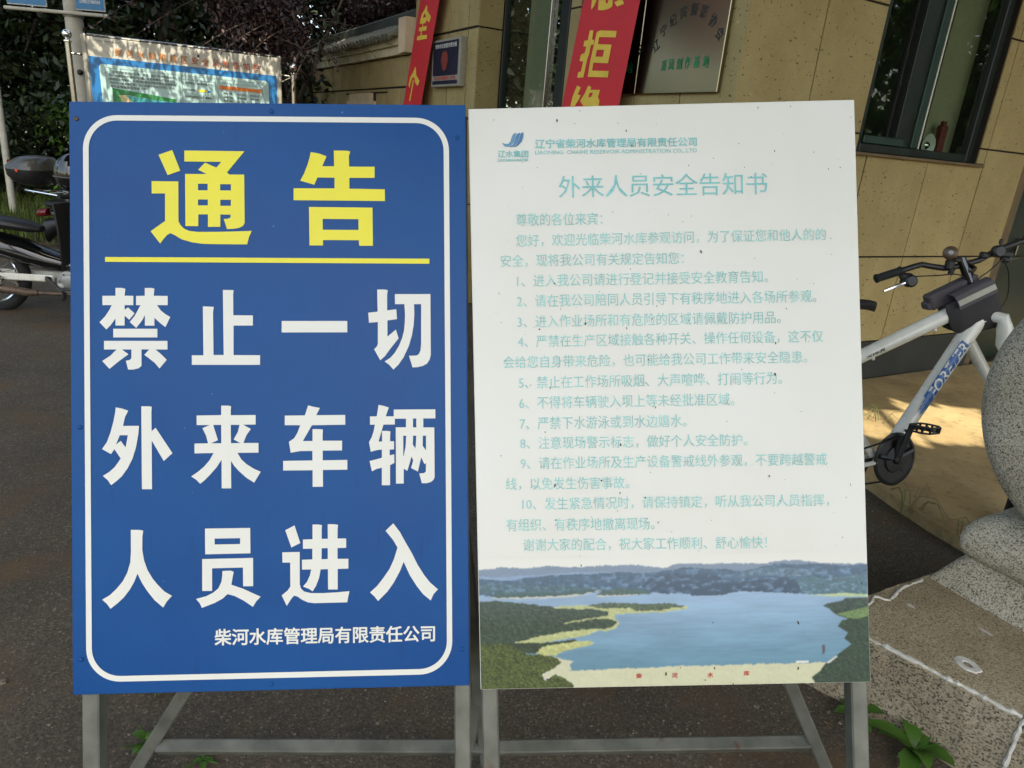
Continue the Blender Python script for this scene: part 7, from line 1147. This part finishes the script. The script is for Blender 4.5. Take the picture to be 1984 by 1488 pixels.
# fine bare twigs of the same tree in front of the coping end
# a few low sprays of leaves in front of the board
g = np.random.default_rng(77); sprays = []
def spray(par_label, pts, n, size, mat, seed, name='leafy_twig'):
    pass
pt = [o for o in SC.objects if o.name == 'plum_tree'][0]
for a, b in (((-2.9, 8.3, 2.6), (-3.35, 7.35, 2.11)), ((-2.75, 8.3, 2.6), (-3.2, 7.42, 2.06)), ((-2.7, 8.3, 2.5), (-2.95, 7.6, 2.10)), ((-2.5, 8.3, 2.4), (-2.62, 7.8, 1.95)), ((-3.9, 8.7, 3.0), (-4.3, 7.25, 2.22)), ((-3.5, 8.7, 2.9), (-3.9, 7.35, 2.22)), ((-2.4, 8.3, 2.4), (-2.35, 7.85, 2.0)), ((-2.4, 8.4, 2.4), (-2.1, 7.95, 2.05)), ((-2.5, 8.3, 2.3), (-2.6, 7.75, 1.75))):
    a, b = np.array(a), np.array(b); mid = (a + b) / 2 + UP * .12
    C_ = [a * (1 - t_) ** 2 + mid * 2 * t_ * (1 - t_) + b * t_ ** 2 for t_ in np.linspace(0, 1, 9)]; M().tube(C_, [.006 - .0045 * i / 8 for i in range(9)], 5).build('twig', MAT['twig'], pt)
    def fn(g_, n, C_=C_):
        i = g_.uniform(4.5, 8, n); k = i.astype(int).clip(0, 7); f_ = (i - k)[:, None]; C2 = np.array(C_); return C2[k] * (1 - f_) + C2[k + 1] * f_ + g_.normal(0, .028, (n, 3))
    V, k = leafcloud(16, fn, .062, int(abs(a[0] * 100)), droop=.8); o = fastmesh('twig_leaves', V, k, MAT['purple_leaf'], pt); o['kind'] = 'stuff'
g = np.random.default_rng(8)
for k in range(16):
    a = np.array([g.uniform(-2.9, -1.7), g.uniform(8.1, 8.7), g.uniform(2.3, 2.7)]); b = a + np.array([g.uniform(-.1, .6), g.uniform(-.2, .1), g.uniform(-.35, .1)])
    M().tube([a, (a + b) / 2 + g.normal(0, .05, 3), b], [.005, .0035, .0015], 5).build('twig', MAT['twig'], pt)
# dark trees and shrubs filling the background
k = 0
BT = (((-9.6, 12.0), 5.5, 'first from the road side'), ((-7.6, 12.6), 6.0, 'with a forked trunk'), ((-5.9, 11.6), 5.8, 'directly behind the street pole'), ((-4.2, 12.4), 6.2, 'behind the information board'), ((-2.4, 13.6), 6.4, 'behind the plum tree'), ((-.2, 14.6), 6.6, 'above the far end of the courtyard wall'), ((2.4, 15.5), 6.8, 'behind the courtyard, tallest of the row'))
for (x, y), h, lb in BT:
    k += 1
    tree('dense dark evergreen tree ' + lb, (x, y, .02), h, .14, cloud((x, y, 3.4), (1.3, 1.1, 2.2), 22, 50 + k), [1.0, .8, 1.2], 11000, .15, MAT['dark_leaf'], 60 + k, name='evergreen_tree', per=14, limbs=7, group='dark trees behind the verge')
V, n_ = leafcloud(40000, lambda g_, n: np.stack([g_.uniform(-14, 1, n), g_.uniform(12.6, 14.6, n), g_.uniform(0, 5.5, n)], 1), .20, 91); o = fastmesh('woodland', V, n_, MAT['dark_leaf']); o['kind'] = 'stuff'
V, n_ = leafcloud(16000, lambda g_, n: np.stack([g_.uniform(-22, 20, n), g_.uniform(17, 20, n), g_.uniform(0, 11, n) ** 1.0], 1), .5, 92); o = fastmesh('far_woodland', V, n_, MAT['dark_leaf']); o['kind'] = 'stuff'
for j, (x, y) in enumerate(((-8.9, 11.0), (-7.9, 10.9), (-6.6, 10.8), (-5.5, 10.6), (-4.4, 10.7), (-3.4, 10.7))):
    tree('low dark shrub ' + ('at the far end of the grass verge', 'behind the thin leaning pole', 'behind the motorcycles', 'at the foot of the street pole', 'below the information board', 'beside the plum tree trunk')[j], (x, y, .02), 1.2, .03, cloud((x, y, .8), (.5, .3, .6), 8, 150 + j), [.45, .35], 2600, .10, MAT['dark_leaf'] if j % 2 else MAT['green_leaf'], 160 + j, name='shrub', per=10, limbs=4, group='shrubs along the verge')
# unseen trees: added crowns shaped to cast the shade, roadside trees for the glass
SH = np.array([sd.x / sd.z, sd.y / sd.z])      # metres sideways per metre up, towards the sun
def shadow(C_): return C_[:, :2] - C_[:, 2:3] * SH
def keep_shade(C_):
    s_ = shadow(C_); x, y = s_[:, 0], s_[:, 1]
    lit = np.zeros(len(C_), bool)
    for cx, cy, a, b, an in LITS:
        dx, dy = x - cx, y - cy; c, s2 = math.cos(an), math.sin(an); lit |= ((dx * c + dy * s2) / a) ** 2 + ((-dx * s2 + dy * c) / b) ** 2 < 1
    return ~lit
LITS = [(2.70, 4.25, .72, .42, .5), (-3.85, 8.85, 1.25, .6, .36), (-3.1, 12.35, 1.0, .18, -1.05)]  # gaps cut in the added crowns so sun patches fall through
def slabcloud(x0, x1, y0, y1, z0, z1):
    return lambda g_, n: np.stack([g_.uniform(x0, x1, n), g_.uniform(y0, y1, n), g_.uniform(z0, z1, n)], 1)
def shade_tree(label, base, x0, x1, y0, y1, z0, z1, n, size, seed):
    t = thing('added_shade_tree', label, 'tree', base); base = np.array(base, float); g = np.random.default_rng(seed); m = M()
    hub_ = base + UP * (z0 - .3); m.tube([base, base + UP * .2, hub_], [.24, .18, .13], 12); m.build('trunk', MAT['bark'], t, smooth=True)
    for k in range(12):
        e = np.array([g.uniform(x0, x1), g.uniform(y0, y1), g.uniform(z0, z1)]); M().tube([hub_, (hub_ + e) / 2 + UP * .4, e], [.08, .05, .01], 7).build('branch', MAT['bark'], t, smooth=True)
    V, k = leafcloud(n, slabcloud(x0, x1, y0, y1, z0, z1), size, seed + 5, asp=.7, keep=keep_shade, droop=.1); o = fastmesh('crown', V, k, MAT['green_leaf'], t); o['kind'] = 'stuff'
shade_tree('broad green tree added out of view to shade the forecourt', (2.6, -3.6, 0), -1.4, 7.0, -3.6, 5.2, 4.9, 6.4, 24000, .38, 201)
shade_tree('wide green tree added out of view to shade the motorcycles', (-5.2, -3.2, 0), -6.5, 1.0, -6.8, .8, 10.4, 11.8, 15000, .38, 202)
shade_tree('dense tree added out of view to shade the verge and the plum tree', (-8.6, 8.9, 0), -10.5, 1.4, .8, 8.2, 10.4, 11.8, 19000, .38, 203)
for j, (x, y, h) in enumerate(((-8, -17, 5), (1, -19, 5), (9, -17, 5), (12.5, 2.5, 9), (13.5, 6.5, 10), (12.0, 10.5, 9), (17, 4.5, 11), (-19, 3.5, 6), (-14.5, 8.5, 10), (-16, 12, 10))):
    tree('tall green tree standing across the road ' + ('at the western end', 'facing the gate', 'at the southern corner', 'past the guard house', 'right beside the lane', 'behind the guard house', 'tallest by the lane', 'beyond the motorcycles', 'nearest the verge', 'at the verge end')[j], (x, y, 0), h, .2, cloud((x, y, h * .55), (1.6, 1.6, h * .42), 26, 300 + j), [1.3, 1.1], 10000 if 2 < j < 7 else 5200, .3, MAT['green_leaf'], 310 + j, name='roadside_tree', per=12, limbs=4, group='trees across the road')
